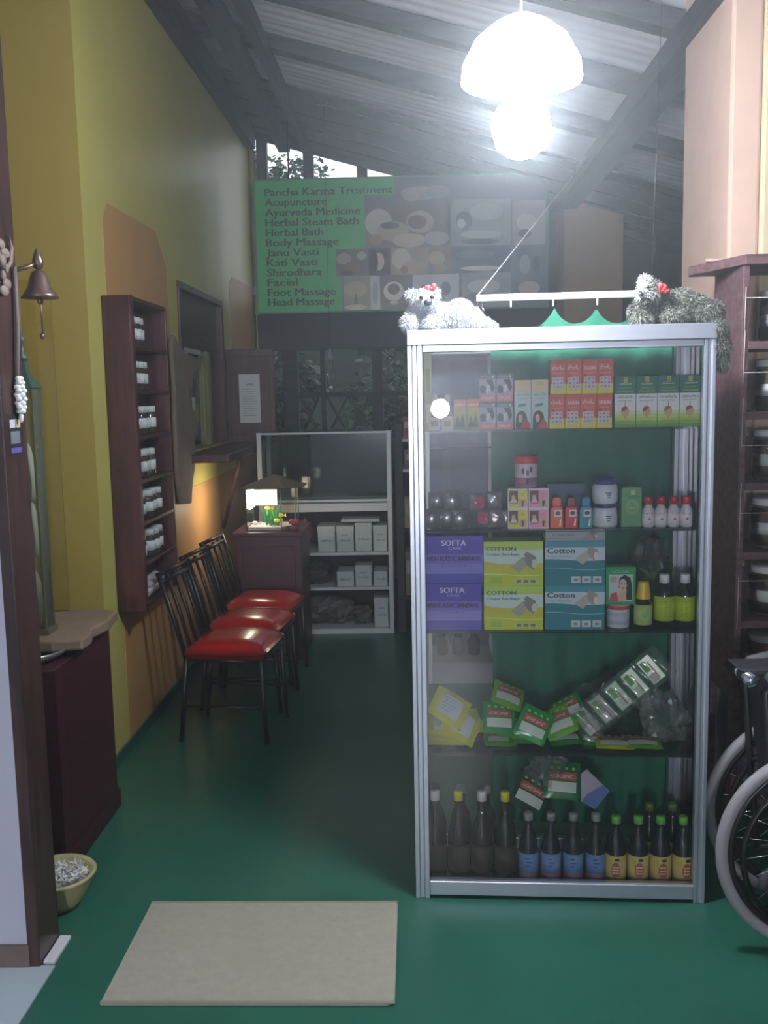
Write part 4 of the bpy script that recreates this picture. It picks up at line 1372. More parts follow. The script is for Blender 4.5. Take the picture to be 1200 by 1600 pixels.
def art_red(q, w, h, kind):
    q.frect(0, 0, w, h, ink(210, 208, 56))
    q.frect(0, h * .30, w, h, ink(206, 84, 66), .0008)
    q.frect(w * .05, h * .88, w * .8, h * .97, ink(196, 62, 58), .001)
    if kind:
        q.ftext('SARIN', w * .14, h * .70, w * .74, h * .11, ink(236, 206, 206), .0014)
    else:
        q.fcurl(w * .10, h * .68, w * .76, h * .17, ink(236, 214, 210), n=4, seed=2)
    q.fcurl(w * .2, h * .58, w * .6, h * .06, ink(226, 180, 160), n=7, seed=5)
    q.frect(w * .12, h * .14, w * .84, h * .50, ink(206, 196, 200), .0012)
    for k in range(9):
        q.fell(w * (.24 + .24 * (k % 3)), h * (.21 + .11 * (k // 3)), w * .07, h * .032, ink(128, 110, 128) if k % 2 else ink(170, 150, 156), .0015, n=8)
    q.fell(w * .22, h * .53, w * .09, h * .04, ink(120, 30, 36), .0016, n=8)


def art_green(q, w, h, kind):
    q.frect(0, 0, w, h, ink(226, 230, 230))
    for k in range(5):
        c_ = ((96, 150, 60), (132, 176, 62), (172, 202, 80), (190, 212, 120), (204, 220, 176))[k]
        q.frect(0, h * .065 * k, w, h * .065 * (k + 1), ink(*c_), .0008)
    q.frect(0, h * .66, w, h, ink(18, 104, 84), .0009)
    q.frect(w * .42, h * .88, w * .60, h * .99, ink(196, 190, 84), .0013)
    for i in range(2):
        for j in range(2):
            q.frect(w * (.45 + .07 * i), h * (.90 + .045 * j), w * (.49 + .07 * i), h * (.925 + .045 * j), ink(40, 100, 70), .0015)
    q.fcurl(w * .2, h * .83, w * .6, h * .045, ink(214, 230, 210), n=8, seed=kind)
    q.fcurl(w * .2, h * .755, w * .6, h * .04, ink(130, 190, 90), n=7, seed=kind + 3)
    q.fcurl(w * .12, h * .695, w * .76, h * .035, ink(150, 200, 110), n=9, seed=kind + 5)
    q.fcurl(w * .10, h * .565, w * .8, h * .06, ink(60, 84, 110), n=8, seed=kind + 8)
    q.fcurl(w * .15, h * .51, w * .65, h * .03, ink(130, 140, 150), n=10, seed=kind + 11)
    q.frect(w * .485, h * .40, w * .515, h * .50, ink(150, 90, 70), .0013)
    q.fell(w * .5, h * .31, w * .19, h * .105, ink(196, 160, 112), .0014)
    q.fpoly([(w * .31, h * .31), (w * .33, h * .39), (w * .5, h * .415), (w * .64, h * .39), (w * .48, h * .33)], ink(140, 60, 48), .0017)
    q.frect(w * .48, h * .17, w * .53, h * .22, ink(180, 120, 70), .0013)
    q.fcurl(w * .2, h * .11, w * .6, h * .03, ink(120, 150, 70), n=8, seed=4)


def art_hair(q, w, h):
    q.frect(0, 0, w, h, ink(166, 170, 184))
    q.frect(0, h * .82, w, h, ink(96, 108, 112), .0008)
    q.fcurl(w * .1, h * .85, w * .6, h * .09, ink(170, 180, 180), n=5, seed=2)
    q.fell(w * .84, h * .89, w * .06, h * .05, ink(220, 224, 220), .0012, n=10)
    q.frect(0, 0, w, h * .26, ink(200, 130, 124), .0008)
    q.fcurl(w * .12, h * .08, w * .7, h * .1, ink(230, 200, 196), n=5, seed=6)
    q.fpoly([(w * .08, h * .3), (w * .04, h * .5), (w * .2, h * .62), (w * .42, h * .5), (w * .38, h * .3)], ink(52, 46, 62), .0011)
    q.fpoly([(w * .42, h * .78), (w * .8, h * .80), (w * .95, h * .5), (w * .8, h * .32), (w * .64, h * .56)], ink(46, 42, 58), .0012)
    q.fpoly([(w * .44, h * .56), (w * .62, h * .62), (w * .68, h * .5), (w * .52, h * .3), (w * .42, h * .36)], ink(204, 206, 216), .0013)


def art_woman(q, w, h):
    q.frect(0, 0, w, h, ink(186, 212, 208))
    q.frect(0, h * .76, w, h, ink(222, 196, 164), .0008)
    q.frect(w * .2, h * .9, w * .7, h * .96, ink(196, 200, 120), .001)
    q.fcurl(w * .1, h * .68, w * .8, h * .06, ink(130, 140, 150), n=7, seed=3)
    q.fcurl(w * .2, h * .61, w * .6, h * .035, ink(120, 130, 140), n=8, seed=5)
    q.fpoly([(w * .2, h * .45), (w * .7, h * .48), (w * .66, h * .53), (w * .22, h * .51)], ink(60, 140, 140), .0012)
    q.fell(w * .42, h * .21, w * .34, h * .17, ink(34, 24, 26), .0011)
    q.fpoly([(w * .05, 0), (w * .08, h * .2), (w * .5, h * .2), (w * .55, 0)], ink(34, 24, 26), .0011)
    q.fpoly([(w * .32, 0), (w * .5, h * .13), (w * .72, h * .22), (w * .95, h * .1), (w * .97, 0)], ink(168, 44, 52), .0014)
    q.fell(w * .36, h * .22, w * .13, h * .085, ink(216, 180, 160), .0016)
    q.fell(w * .31, h * .235, w * .015, h * .007, BW, .002, n=8); q.fell(w * .40, h * .235, w * .015, h * .007, BW, .002, n=8)
    q.fell(w * .36, h * .175, w * .04, h * .01, ink(180, 60, 60), .002, n=8)


def art_sachet4(q, w, h, pink):
    c1 = (236, 150, 196) if pink else (222, 212, 90)
    q.frect(0, 0, w, h, ink(230, 220, 222))
    for j in range(2):
        z0 = h * .5 * j
        q.frect(w * .04, z0 + h * .03, w * .96, z0 + h * .47, ink(*c1), .0008)
        q.frect(w * .06, z0 + h * .17, w * .5, z0 + h * .45, ink(96, 62, 54), .0012)
        q.fell(w * .28, z0 + h * .29, w * .10, h * .06, ink(214, 180, 150), .0014)
        q.fpoly([(w * .12, z0 + h * .17), (w * .2, z0 + h * .25), (w * .38, z0 + h * .25), (w * .46, z0 + h * .17)], ink(220, 220, 214), .0015)
        q.frect(w * .56, z0 + h * .05, w * .94, z0 + h * .24, ink(214, 180, 150), .0012)
        q.fpoly([(w * .70, z0 + h * .06), (w * .68, z0 + h * .2), (w * .82, z0 + h * .2), (w * .78, z0 + h * .06)], ink(100, 58, 44), .0014)
        q.fell(w * .74, z0 + h * .36, w * .08, h * .03, ink(200, 170, 60), .0012, n=10)
        q.frect(w * .06, z0 + h * .12, w * .5, z0 + h * .15, ink(180, 120, 120), .0012)


def art_face(q, w, h):
    q.frect(0, 0, w, h, ink(34, 148, 92))
    q.frect(w * .1, h * .08, w * .9, h * .8, ink(196, 206, 200), .0008)
    q.fcurl(w * .2, h * .84, w * .6, h * .08, ink(120, 200, 150), n=6, seed=1)
    q.fpoly([(w * .42, h * .45), (w * .45, h * .7), (w * .62, h * .79), (w * .82, h * .72), (w * .88, h * .5), (w * .88, h * .12), (w * .66, h * .12), (w * .7, h * .4)], ink(26, 22, 26), .0012)
    q.fell(w * .57, h * .52, w * .13, h * .16, ink(218, 182, 160), .0014)
    q.fpoly([(w * .36, h * .09), (w * .46, h * .30), (w * .66, h * .36), (w * .70, h * .09)], ink(214, 176, 152), .0013)
    q.fpoly([(w * .11, h * .09), (w * .16, h * .28), (w * .36, h * .34), (w * .42, h * .09)], ink(196, 66, 76), .0015)
    q.fell(w * .52, h * .56, w * .018, h * .014, BW, .002, n=8); q.fell(w * .62, h * .56, w * .018, h * .014, BW, .002, n=8)
    q.fell(w * .57, h * .44, w * .05, h * .02, ink(190, 70, 70), .002, n=10)
    for k in range(3):
        q.frect(w * .14, h * (.6 + .05 * k), w * .36, h * (.62 + .05 * k), ink(170, 120, 130), .0012)


# ---- shelf 1 (top)
z1 = SH[3] + .0006
CREAMC = ink(206, 200, 170)
o = carton('tall_carton', 'pale yellow green tall carton at the far left end of the top shelf', None, .022, .235, .06, ink(176, 186, 120), lambda q, w, h: (q.frect(0, 0, w, h, ink(186, 190, 140)), q.frect(w * .2, h * .5, w * .8, h * .8, ink(150, 160, 80), .001), q.frect(w * .2, h * .1, w * .8, h * .35, ink(214, 206, 200), .001)))
put(o, .048, .07, z1)
for k, x in enumerate((667, 688)):
    c = carton('small_carton', ['small beige carton, first of two under the glare on the top shelf', 'small beige carton, second of two under the glare on the top shelf'][k], 'small beige cartons', .036, .042, .04, ink(186, 176, 164), lambda q, w, h: (q.frect(0, 0, w, h, ink(200, 190, 178)), q.frect(w * .2, h * .3, w * .8, h * .7, ink(170, 150, 130), .001)))
    put(c, PXU(x), .055, z1)
    b = MB(); b.lathe([(.012, 0), (.0155, .006), (.0155, .07), (.008, .085)], ink(196, 202, 214, .3), 16)
    b = b.build('white_bottle'); tag(b, ['slim white bottle behind the first beige carton on the top shelf', 'slim white bottle behind the second beige carton on the top shelf'][k], 'bottle', 'slim white bottles on the top shelf')
    l = MB(); l.lathe([(.0095, .084), (.0095, .108), (0, .109)], WHITE, 14); l.build('cap', b)
    l = MB(); l.lathe([(.0158, .02), (.0158, .055)], ink(206, 196, 190), 16); l.build('label', b)
    put(b, PXU(x) + .018, .14, z1)
for k, x in enumerate((708, 729)):
    def art_o(q, w, h):
        q.frect(0, 0, w, h, ink(176, 174, 96)); q.frect(0, h * .72, w, h, ink(208, 140, 108), .0008); q.frect(0, 0, w, h * .36, ink(150, 160, 100), .0008)
        q.fpoly([(w * .1, h * .1), (w * .3, h * .5), (w * .5, h * .2), (w * .7, h * .55), (w * .9, h * .1)], ink(84, 88, 76), .0012); q.fcurl(w * .1, h * .78, w * .8, h * .1, WT, n=5, seed=3)
    c = carton('herbal_carton', ['small orange topped olive carton, left of a pair on the top shelf', 'small orange topped olive carton, right of a pair on the top shelf'][k], 'orange topped cartons', .037, .093, .05, ink(196, 150, 100), art_o)
    put(c, PXU(x), .06, z1)
HS = ink(150, 156, 170)
for r in range(2):
    for k in range(2):
        c = carton('hair_dye_carton', 'grey and pink hair dye carton, %s %s of a two by two stack' % (('lower', 'upper')[r], ('left', 'right')[k]), 'hair dye cartons', .0495, .0835, .045, HS, art_hair)
        put(c, PXU(748.5 + 27.6 * k), .06, z1 + r * .0850)
for k in range(2):
    c = carton('oil_carton', 'tall pale carton with a woman in red, %s of two on the top shelf' % ('left', 'right')[k], 'tall cartons with a woman in red', .0495, .147, .05, ink(196, 214, 210), art_woman)
    put(c, PXU(804.5 + 27 * k), .06, z1)
for r in range(2):
    for k in range(4):
        kd = (0, 1, 0, 1)[k] if r == 0 else (0, 0, 1, 0)[k]
        c = carton('powder_carton', 'red and yellow powder carton, %s from the left in the %s row of the shelf' % (('first', 'second', 'third', 'last')[k], ('lower', 'upper')[r]), 'red and yellow cartons', .0455, .102, .04, ink(200, 70, 56) if kd else ink(206, 180, 60), lambda q, w, h, kd=kd: art_red(q, w, h, kd))
        put(c, PXU(861 + 24.7 * k) - .003 * (1 - r), .055, z1 + r * .1032)
for k in range(4):
    c = carton('digestive_carton', 'green and white carton with a stomach picture, %s of four' % ('leftmost', 'second from the left', 'third from the left', 'rightmost')[k], 'green and white cartons', .0618, .152, .05, ink(24, 104, 80), lambda q, w, h, k=k: art_green(q, w, h, k))
    put(c, PXU(961.5 + 33.4 * k), .055, z1)

# ---- shelf 2
z2 = SH[2] + .0006
SILV = mat('silver_foil', (170, 172, 178), .28, metal=.75, var=.2, scale=60)


def pouch(name, label, cat, group, w, h, t, m, art=None, seed=0, crimp=.1):
    """Flat filled pouch, standing: x width, z height, y thickness; wrinkled, with crimped ends."""
    rr = random.Random(seed)
    mb = MB()
    N = 10
    vs, fs = [], []
    ph = [rr.uniform(0, 6) for _ in range(4)]
    for side in (-1, 1):
        for i in range(N + 1):
            for j in range(N + 1):
                u, v = i / N, j / N
                k = (max(0, math.sin(math.pi * u)) ** .5) * (max(0, math.sin(math.pi * v)) ** .5)
                y = side * t / 2 * k * (1 + .18 * math.sin(9 * u + ph[0]) * math.sin(7 * v + ph[1]) + .12 * math.sin(17 * v + ph[2] + 5 * u))
                x = w * u + .01 * w * math.sin(8 * v + ph[3]) * (1 - k)
                vs.append((x, y, h * v + .008 * h * math.sin(7 * u + ph[0]) * (1 - k) * (1 if j else 0)))
    L = (N + 1) ** 2
    for i in range(N):
        for j in range(N):
            a = i * (N + 1) + j
            fs.append((a, a + N + 1, a + N + 2, a + 1))
            fs.append((L + a, L + a + 1, L + a + N + 2, L + a + N + 1))
    mb.add(vs, fs, m, True)
    o = mb.build(name)
    tag(o, label, cat, group)
    if art:
        q = MB(); art(q, w, h, t)
        # curve the print over the pouch face
        for n_, p_ in enumerate(q.v):
            u, v = min(1, max(0, p_[0] / w)), min(1, max(0, p_[2] / h))
            k = (max(0, math.sin(math.pi * u)) ** .5) * (max(0, math.sin(math.pi * v)) ** .5)
            q.v[n_] = (p_[0], p_[1] - t / 2 * k * 1.28, p_[2])
        q.build('printed_label', o)
    return o


def grid_rect(q, x0, z0, x1, z1, m, h=.0012, n=5):
    for i in range(n):
        for j in range(n):
            q.frect(x0 + (x1 - x0) * i / n, z0 + (z1 - z0) * j / n, x0 + (x1 - x0) * (i + 1) / n, z0 + (z1 - z0) * (j + 1) / n, m, h)


for k, (x, z, tl, rz) in enumerate(((657, .0, .3, .2), (680, .0, -.2, -.1), (703, 0, .1, .2), (664, .052, .5, 0), (690, .055, -.4, .1))):
    o = pouch('foil_pouch', 'crinkled silver foil pouch, %s of the pile at the left of the second shelf' % ('lower left', 'lower middle', 'lower right', 'upper left', 'upper right')[k], 'pouch', 'silver foil pouches', .055, .06, .028, SILV, None, k + 1)
    put(o, PXU(x), .07 + .03 * (k % 2) + (.012 if k > 2 else 0), z2 + z + .002, rz)
    q = MB(); q.lathe([(0.0, 0), (.021, .001), (.023, .004), (.021, .006), (0, .006)], SILV, 16, c=(.0275, -.019, .03), axis='y'); q.build('round_blister', o)
MAG = ink(176, 50, 96)
for k, (x, z) in enumerate(((733, .052), (742, .0), (764, .0), (758, .055), (784, .0))):
    def am(q, w, h, t):
        q.fell(w * .5, h * .5, .019, .019, MAG, .002, n=16)
    o = pouch('sticker_pouch', 'clear foil pouch %s on the second shelf' % ('with round magenta sticker, upper one', 'with round magenta sticker, lower one', 'half hidden with silver folds, lower', 'with bright silver folds, upper one', 'small and dark beside the yellow sachets')[k], 'pouch', 'pouches with stickers', .05 if k < 4 else .03, .055, .02, mat('pouch_film', (150, 140, 146), .25, metal=.4, var=.3, scale=50) if k < 3 else SILV, am if k < 2 else None, k + 20)
    put(o, PXU(x), .09 + .025 * (k % 2), z2 + z + .001, (.15, -.1, .2, 0, .1)[k])
for k in range(2):
    o = carton('sachet_box', ('yellow sachet strip box with four small portraits under the red lidded tub', 'pink sachet strip box with four small portraits under the red lidded tub')[k], 'sachet boxes', .0605, .124, .06, ink(214, 206, 110) if k == 0 else ink(226, 150, 190), lambda q, w, h, k=k: art_sachet4(q, w, h, k))
    put(o, PXU(793.5 + 33 * k), .06, z2)


def lathe_obj(name, label, cat, group, parts, u, d, z, n=20):
    """parts: [(part name or None for the root, profile, material)]"""
    root = None
    for nm_, prof, m in parts:
        mb = MB(); mb.lathe(prof, m, n)
        if root is None:
            root = mb.build(name); tag(root, label, cat, group)
        else:
            mb.build(nm_, root)
    put(root, u, d, z)
    return root


tub = lathe_obj('red_lidded_tub', 'white and mauve plastic tub with red lid on top of the sachet boxes', 'jar', None, [
    (None, [(.031, 0), (.034, .004), (.034, .072), (.031, .075)], mat('tub_body', (206, 196, 206), .35)),
    ('lid', [(.035, .074), (.036, .076), (.036, .094), (.033, .097), (0, .097)], mat('red_lid', (196, 36, 48), .35)),
    ('mauve_band', [(.0344, .004), (.0344, .03)], ink(170, 110, 140))], PXU(824), .10, z2 + .1262)
q = MB()
for a, z, c_ in ((-1.9, .05, (70, 60, 84)), (-1.5, .045, (96, 90, 110)), (-1.2, .055, (50, 44, 60)), (-1.5, .02, (60, 52, 66)), (-1.15, .018, (120, 110, 130))):
    q.add([(.0352 * math.cos(a + da), .0352 * math.sin(a + da), z + dz) for da, dz in ((-.13, -.008), (.13, -.008), (.1, .01), (-.1, .008))], [(0, 1, 2, 3)], ink(*c_))
q.build('tub_print', tub)
BT = mat('slate_teal', (44, 92, 112), .5)
o = carton('teal_card', 'dim teal flat carton standing behind the small shampoo bottles', None, .12, .125, .03, BT, None); put(o, PXU(862), .19, z2)
for k, (x, body, cap, l_) in enumerate(((861, (220, 92, 40), (226, 84, 40), 'orange small shampoo bottle with picture label'), (884.5, (196, 40, 44), (130, 22, 34), 'red small shampoo bottle with dark red cap'), (907.5, (24, 150, 160), (34, 120, 176), 'turquoise small shampoo bottle with blue cap'))):
    bm = mat('shampoo_%d' % k, body, .25)
    mb = MB(); mb.prism([(.001, 0), (.0385, 0), (.0395, .004), (.0395, .058), (.034, .068), (.006, .068), (.0, .058), (.0, .004)], 0, .024, bm)
    o = mb.build('shampoo_bottle', bevel=.002); tag(o, l_ + ' on the second shelf', 'bottle', 'small shampoo bottles')
    q = MB(); q.prism([(.008, .068), (.032, .068), (.034, .09), (.028, .096), (.012, .096), (.007, .09)], .002, .022, mat('shampoo_cap_%d' % k, cap, .3)); q.build('cap', o, .002)
    q = MB(); q.frect(.012, .036, .034, .058, ink(222, 216, 216), .0008); q.fell(.023, .048, .008, .006, ink(90, 60, 90), .0012); q.fpoly([(.026, .008), (.03, .03), (.034, .032), (.032, .008)], ink(240, 220, 214), .0008); q.build('label', o)
    put(o, PXU(x), .055, z2)
CJ = mat('cream_jar_body', (214, 220, 230), .3, var=.02)
jar_l = lathe_obj('cream_jar', 'white squat cream jar, lower one of two stacked on the second shelf', 'jar', 'stacked white cream jars', [
    (None, [(.033, 0), (.038, .006), (.039, .03), (.037, .054), (.033, .06)], CJ),
    ('lid', [(.031, .06), (.032, .0605), (.032, .070), (.03, .071), (0, .071)], mat('navy_lid', (44, 52, 110), .4))], PXU(951), .10, z2)
jar_u = lathe_obj('cream_jar', 'white squat cream jar with blue lid, upper one of two stacked', 'jar', 'stacked white cream jars', [
    (None, [(.033, 0), (.0385, .006), (.040, .03), (.038, .056), (.033, .061)], CJ),
    ('lid', [(.030, .061), (.031, .062), (.029, .073), (.02, .078), (0, .079)], mat('blue_lid', (56, 64, 150), .35))], PXU(951), .10, z2 + .0716)
for j_ in (jar_l, jar_u):
    q = MB()
    for a, z, w_ in ((-1.45, .036, .5), (-1.4, .030, .35), (-1.42, .022, .25)):
        q.add([(.0401 * math.cos(a + da), .0401 * math.sin(a + da), z + dz) for da, dz in ((-w_ / 2, -.0015), (0, -.0018), (w_ / 2, -.0015), (w_ / 2, .0015), (0, .0018), (-w_ / 2, .0015))], [(0, 1, 2, 3, 4, 5)], ink(96, 112, 160))
    q.build('printed_text', j_)
mb = MB(); mb.prism([(0, 0), (.060, 0), (.062, .004), (.062, .116), (.058, .124), (.045, .126), (.004, .124), (0, .118)], 0, .028, mat('sage_green', (84, 150, 96), .4))
o = mb.build('green_pack', bevel=.003); tag(o, 'sage green rounded pack with a leaf emblem beside the cream jars', 'pack')
q = MB(); q.frect(.028, .100, .040, .114, ink(196, 206, 160), .0008); q.fcurl(.02, .09, .03, .008, ink(40, 80, 50), n=4, seed=2)
q.fell(.032, .062, .020, .024, ink(130, 176, 110), .0008); q.fell(.032, .062, .013, .016, ink(104, 160, 104), .0012); q.ftext('aloe', .032, .058, .018, .008, ink(190, 206, 150), .0016, align='c'); q.build('label', o)
put(o, PXU(975), .07, z2)
RC = MATS['red_lid']
for k in range(5):
    x = 1018 + 19.9 * k if k < 4 else 1090
    if k < 4:
        o = lathe_obj('red_cap_bottle', 'small white bottle with red cap, %s of the row' % ('first from the left', 'second from the left', 'third from the left', 'fourth from the left')[k], 'bottle', 'small red capped bottles', [
            (None, [(.014, 0), (.0185, .004), (.0185, .052), (.010, .068), (.0095, .072)], mat('milky_plastic', (206, 208, 214), .35)),
            ('cap', [(.0125, .070), (.0125, .09), (.011, .093), (0, .093)], RC),
            ('label', [(.0188, .01), (.0188, .044)], ink(232, 228, 230))], PXU(x), .075, z2)
        q = MB(); q.add([(.0191 * math.cos(a), .0191 * math.sin(a), z) for z, a in ((.042, -2.7), (.042, -1.9), (.042, -1.2), (.042, -.5), (.045, -.5), (.045, -1.2), (.045, -1.9), (.045, -2.7))], [(0, 1, 6, 7), (1, 2, 5, 6), (2, 3, 4, 5)], ink(190, 60, 80))
        q.add([(.0196 * math.cos(a), .0196 * math.sin(a), z) for z, a in ((.026, -1.85), (.022, -1.57), (.026, -1.29), (.032, -1.57))], [(0, 1, 2, 3)], ink(200, 90, 110)); q.build('red_print', o)
    else:
        o = lathe_obj('red_cap_bottle', 'small red capped bottle standing behind the others at the right corner', 'bottle', 'small red capped bottles', [
            (None, [(.014, 0), (.0185, .004), (.0185, .05), (.010, .066)], MATS['milky_plastic']), ('cap', [(.0125, .066), (.0125, .085), (0, .088)], RC), ('label', [(.0188, .01), (.0188, .044)], ink(220, 180, 190))], PXU(1084), .14, z2)

# ---- shelf 3
z3 = SH[1] + .0006
PU = ink(78, 60, 172)
for r in range(2):
    o = carton('bandage_box', '%s purple box lettered SOFTA high elastic bandage at the left of the third shelf' % ('lower', 'upper')[r], 'purple bandage boxes', .182, .147, .09, PU, art_softa)
    put(o, .034 + .006 * r, .055, z3 + r * .1482)
for r in range(2):
    o = carton('bandage_box', '%s yellow green box lettered COTTON crepe bandage' % ('lower', 'upper')[r], 'yellow green bandage boxes', .182, .138, .09, ink(190, 204, 60), art_yellow)
    put(o, .224, .055, z3 + r * .1388)
for r in range(2):
    o = carton('bandage_box', '%s teal box lettered Cotton crepe bandage right of the yellow ones' % ('lower', 'middle')[r], 'teal bandage boxes', .181, .138, .09, ink(30, 130, 144), art_teal)
    put(o, .4125, .055, z3 + r * .1388)


def art_g(q, w, h):
    q.frect(0, 0, w, h, ink(150, 158, 166)); q.ftext('Cotton', w * .12, h * .45, w * .38, h * .25, ink(96, 104, 112), .0012); roll(q, w * .75, h * .4, w * .12, (150, 140, 140), (126, 114, 116)); wave(q, w, h * .12, h * .04, h * .06, ink(110, 120, 130), .001)


o = carton('bandage_box', 'greyish box lettered Cotton lying on top of the teal bandage boxes', None, .18, .034, .085, ink(150, 158, 166), art_g)
put(o, .414, .06, z3 + .2776)
tubw = lathe_obj('white_tub', 'white tub with a red banded lid under the green face box', 'jar', None, [
    (None, [(.033, 0), (.035, .003), (.035, .055), (.033, .058)], mat('white_tub_body', (206, 208, 216), .35)),
    ('lid', [(.036, .058), (.037, .059), (.037, .072), (.035, .0755), (0, .0755)], mat('pale_lid', (196, 176, 170), .4)),
    ('red_band', [(.0374, .060), (.0374, .070)], ink(190, 70, 74)), ('label', [(.0353, .012), (.0353, .05)], ink(190, 196, 210))], .642, .10, z3)
o = carton('face_cream_box', 'green box with a black haired woman on it standing on the white tub', None, .090, .118, .06, ink(30, 140, 86), art_face)
put(o, .599, .065, z3 + .0765)
o = lathe_obj('yellow_cap_bottle', 'small dark bottle with tall yellow cap and pale green label', 'bottle', None, [
    (None, [(.022, 0), (.0275, .004), (.0275, .078), (.018, .09), (.017, .094)], mat('brown_glass', (30, 22, 18), .12, spec=.7)),
    ('cap', [(.0225, .092), (.0225, .095), (.017, .142), (.016, .145), (0, .145)], mat('yellow_cap', (228, 186, 20), .35)),
    ('label', [(.0279, .012), (.0279, .075)], mat('pale_green_label', (176, 202, 116), .5, var=.1, scale=40))], .716, .085, z3)
q = MB(); q.add([(.0283 * math.cos(a), .0283 * math.sin(a), z) for z, a in ((.04, -2.0), (.034, -1.57), (.04, -1.1), (.058, -1.3), (.056, -1.8))], [(0, 1, 2, 3, 4)], ink(120, 176, 130)); q.build('label_print', o)
LBG = mat('lime_label', (176, 200, 40), .5, var=.06, scale=30)
for k in range(2):
    o = lathe_obj('syrup_bottle', 'dark syrup bottle with white cap and lime green label, %s of two' % ('left', 'right')[k], 'bottle', 'dark syrup bottles', [
        (None, [(.026, 0), (.0315, .005), (.0315, .100), (.026, .118), (.014, .134), (.0135, .142)], MATS['brown_glass']),
        ('cap', [(.0155, .138), (.0155, .162), (.014, .165), (0, .165)], WHITE),
        ('label', [(.0319, .022), (.0319, .098)], LBG)], .783 + .063 * k, .10, z3 + .0)
    q = MB()
    for j in range(6):
        q.add([(.0323 * math.cos(a), .0323 * math.sin(a), .036 + .009 * j + dz) for a, dz in ((-2.1, 0), (-1.6, 0), (-1.1, 0), (-1.1, .003), (-1.6, .003), (-2.1, .003))], [(0, 1, 4, 5), (1, 2, 3, 4)], ink(140, 160, 40))
    q.build('label_print', o)
o = crumple('herb_bag', 'clear bag of green herbs standing behind the syrup bottles', 'bag', (0, 0, 0), (.14, .08, .26), glass('herb_bag_film', (.8, .84, .8), ior=1.6, rough=.1, body=.16, bodycol=(70, 90, 70)), 31, 18)
put(o, .76, .22, z3 + .001)
rr = random.Random(9)
q = MB()
for k in range(16):
    a = rr.uniform(-.9, .9); L = rr.uniform(.05, .11); x0 = rr.uniform(-.02, .02)
    q.add([(x0, rr.uniform(-.02, .02), .12), (x0 + L * .5 * math.sin(a) + .01, -.01, .12 + L * .6 * math.cos(a)), (x0 + L * math.sin(a), 0, .12 + L * math.cos(a)), (x0 + L * .5 * math.sin(a) - .008, .01, .12 + L * .6 * math.cos(a))], [(0, 1, 2, 3)], ink(96, 130, 60) if k % 2 else ink(50, 84, 50))
q.build('herb_leaves', o)

# ---- shelf 4: loose packets
z4 = SH[0] + .0008
YP = mat('yellow_packet', (196, 200, 50), .25, var=.2, scale=18)
GP_ = mat('green_packet', (40, 150, 66), .22, var=.25, scale=14)
LP_ = mat('lime_packet', (110, 176, 50), .22, var=.25, scale=14)


def art_y(q, w, h, t):
    grid_rect(q, w * .2, h * .16, w * .8, h * .84, ink(206, 214, 220))
    for k in range(5):
        q.frect(w * .27, h * (.3 + .1 * k), w * (.55 + .04 * (k % 3)), h * (.32 + .1 * k), ink(150, 160, 170), .002)


def art_gp(q, w, h, t):
    grid_rect(q, w * .12, h * .50, w * .88, h * .72, ink(176, 88, 80), n=4)
    grid_rect(q, w * .12, h * .18, w * .88, h * .46, ink(206, 220, 208), n=4)
    q.fcurl(w * .18, h * .56, w * .6, h * .09, ink(230, 210, 200), .0026, n=6, seed=4)
    for k in range(4):
        q.fell(w * (.2 + .2 * k), h * .82, w * .05, h * .04, ink(150, 210, 90), .0016, n=8)


def place3(o, u, d, z, rx, ry, rz):
    o.location = cab(u, d, z)
    o.rotation_euler = (Matrix.Rotation(CA, 3, 'Z') @ Euler((rx, ry, rz), 'XYZ').to_matrix()).to_euler()


D2 = math.radians
# (u, d, z, rotx, roty, rotz): pitch back then roll in the picture plane
yl = [(.115, .17, .0, -84, -3, 12, 'yellow packet lying flat at the back of the left pile on the fourth shelf'), (.10, .10, .03, -70, -8, 10, 'yellow packet folded over at the right edge of the left pile'), (.040, .09, .000, -86, 2, 3, 'lowest yellow packet lying flat at the left of the fourth shelf'), (.045, .085, .018, -78, 6, -4, 'second yellow packet from the bottom at the left of the fourth shelf'), (.035, .08, .040, -66, 10, 6, 'yellow packet in the middle of the left pile on the fourth shelf'),
      (.078, .07, .066, -52, 34, 0, 'yellow packet with pale panel tilted right, lower of the two facing out'), (.040, .075, .115, -50, 32, 0, 'yellow packet with a large pale panel on top of the left pile')]
for k, (u, d, z, rx, ry, rz, l_) in enumerate(yl):
    o = pouch('yellow_packet', l_, 'packet', 'yellow packets', .125, .10 if k < 5 else .115, .018, YP, art_y, 40 + k)
    place3(o, u, d, z4 + z + .006, D2(rx), D2(ry), D2(rz))
gl = [(.35, .20, .0, -80, 4, 20, LP_, 'lime green packet lying at the back under the middle pile'), (.52, .12, .0, -80, 10, -20, GP_, 'green packet lying flat at the foot of the slanting strip'), (.225, .09, .0, -84, 4, 4, LP_, 'lime green packet lying flat under the middle pile'), (.30, .10, .004, -82, -3, -6, GP_, 'green packet lying flat under the middle pile, right one'), (.262, .11, .025, -72, 6, 0, LP_, 'lime green packet second in the middle pile'),
      (.218, .07, .05, -38, 6, 8, GP_, 'green packet with brown band, left one facing out in the middle'), (.245, .13, .135, -62, 22, 0, LP_, 'lime green packet lying on top of the middle pile'), (.310, .06, .055, -28, 24, -8, GP_, 'bright green packet with white panel, tilted right in the middle'),
      (.435, .09, .0, -82, -4, 4, GP_, 'green packet lying flat between the middle and right piles'), (.43, .075, .02, -50, -22, 6, LP_, 'green packet with dark red picture leaning in the gap'), (.462, .11, .05, -60, -30, 0, GP_, 'shiny green packet on top between the two piles')]
for k, (u, d, z, rx, ry, rz, m_, l_) in enumerate(gl):
    o = pouch('green_packet', l_, 'packet', 'green packets', .105, .105, .02, m_, art_gp, 60 + k)
    place3(o, u, d, z4 + z + .004, D2(rx), D2(ry), D2(rz))
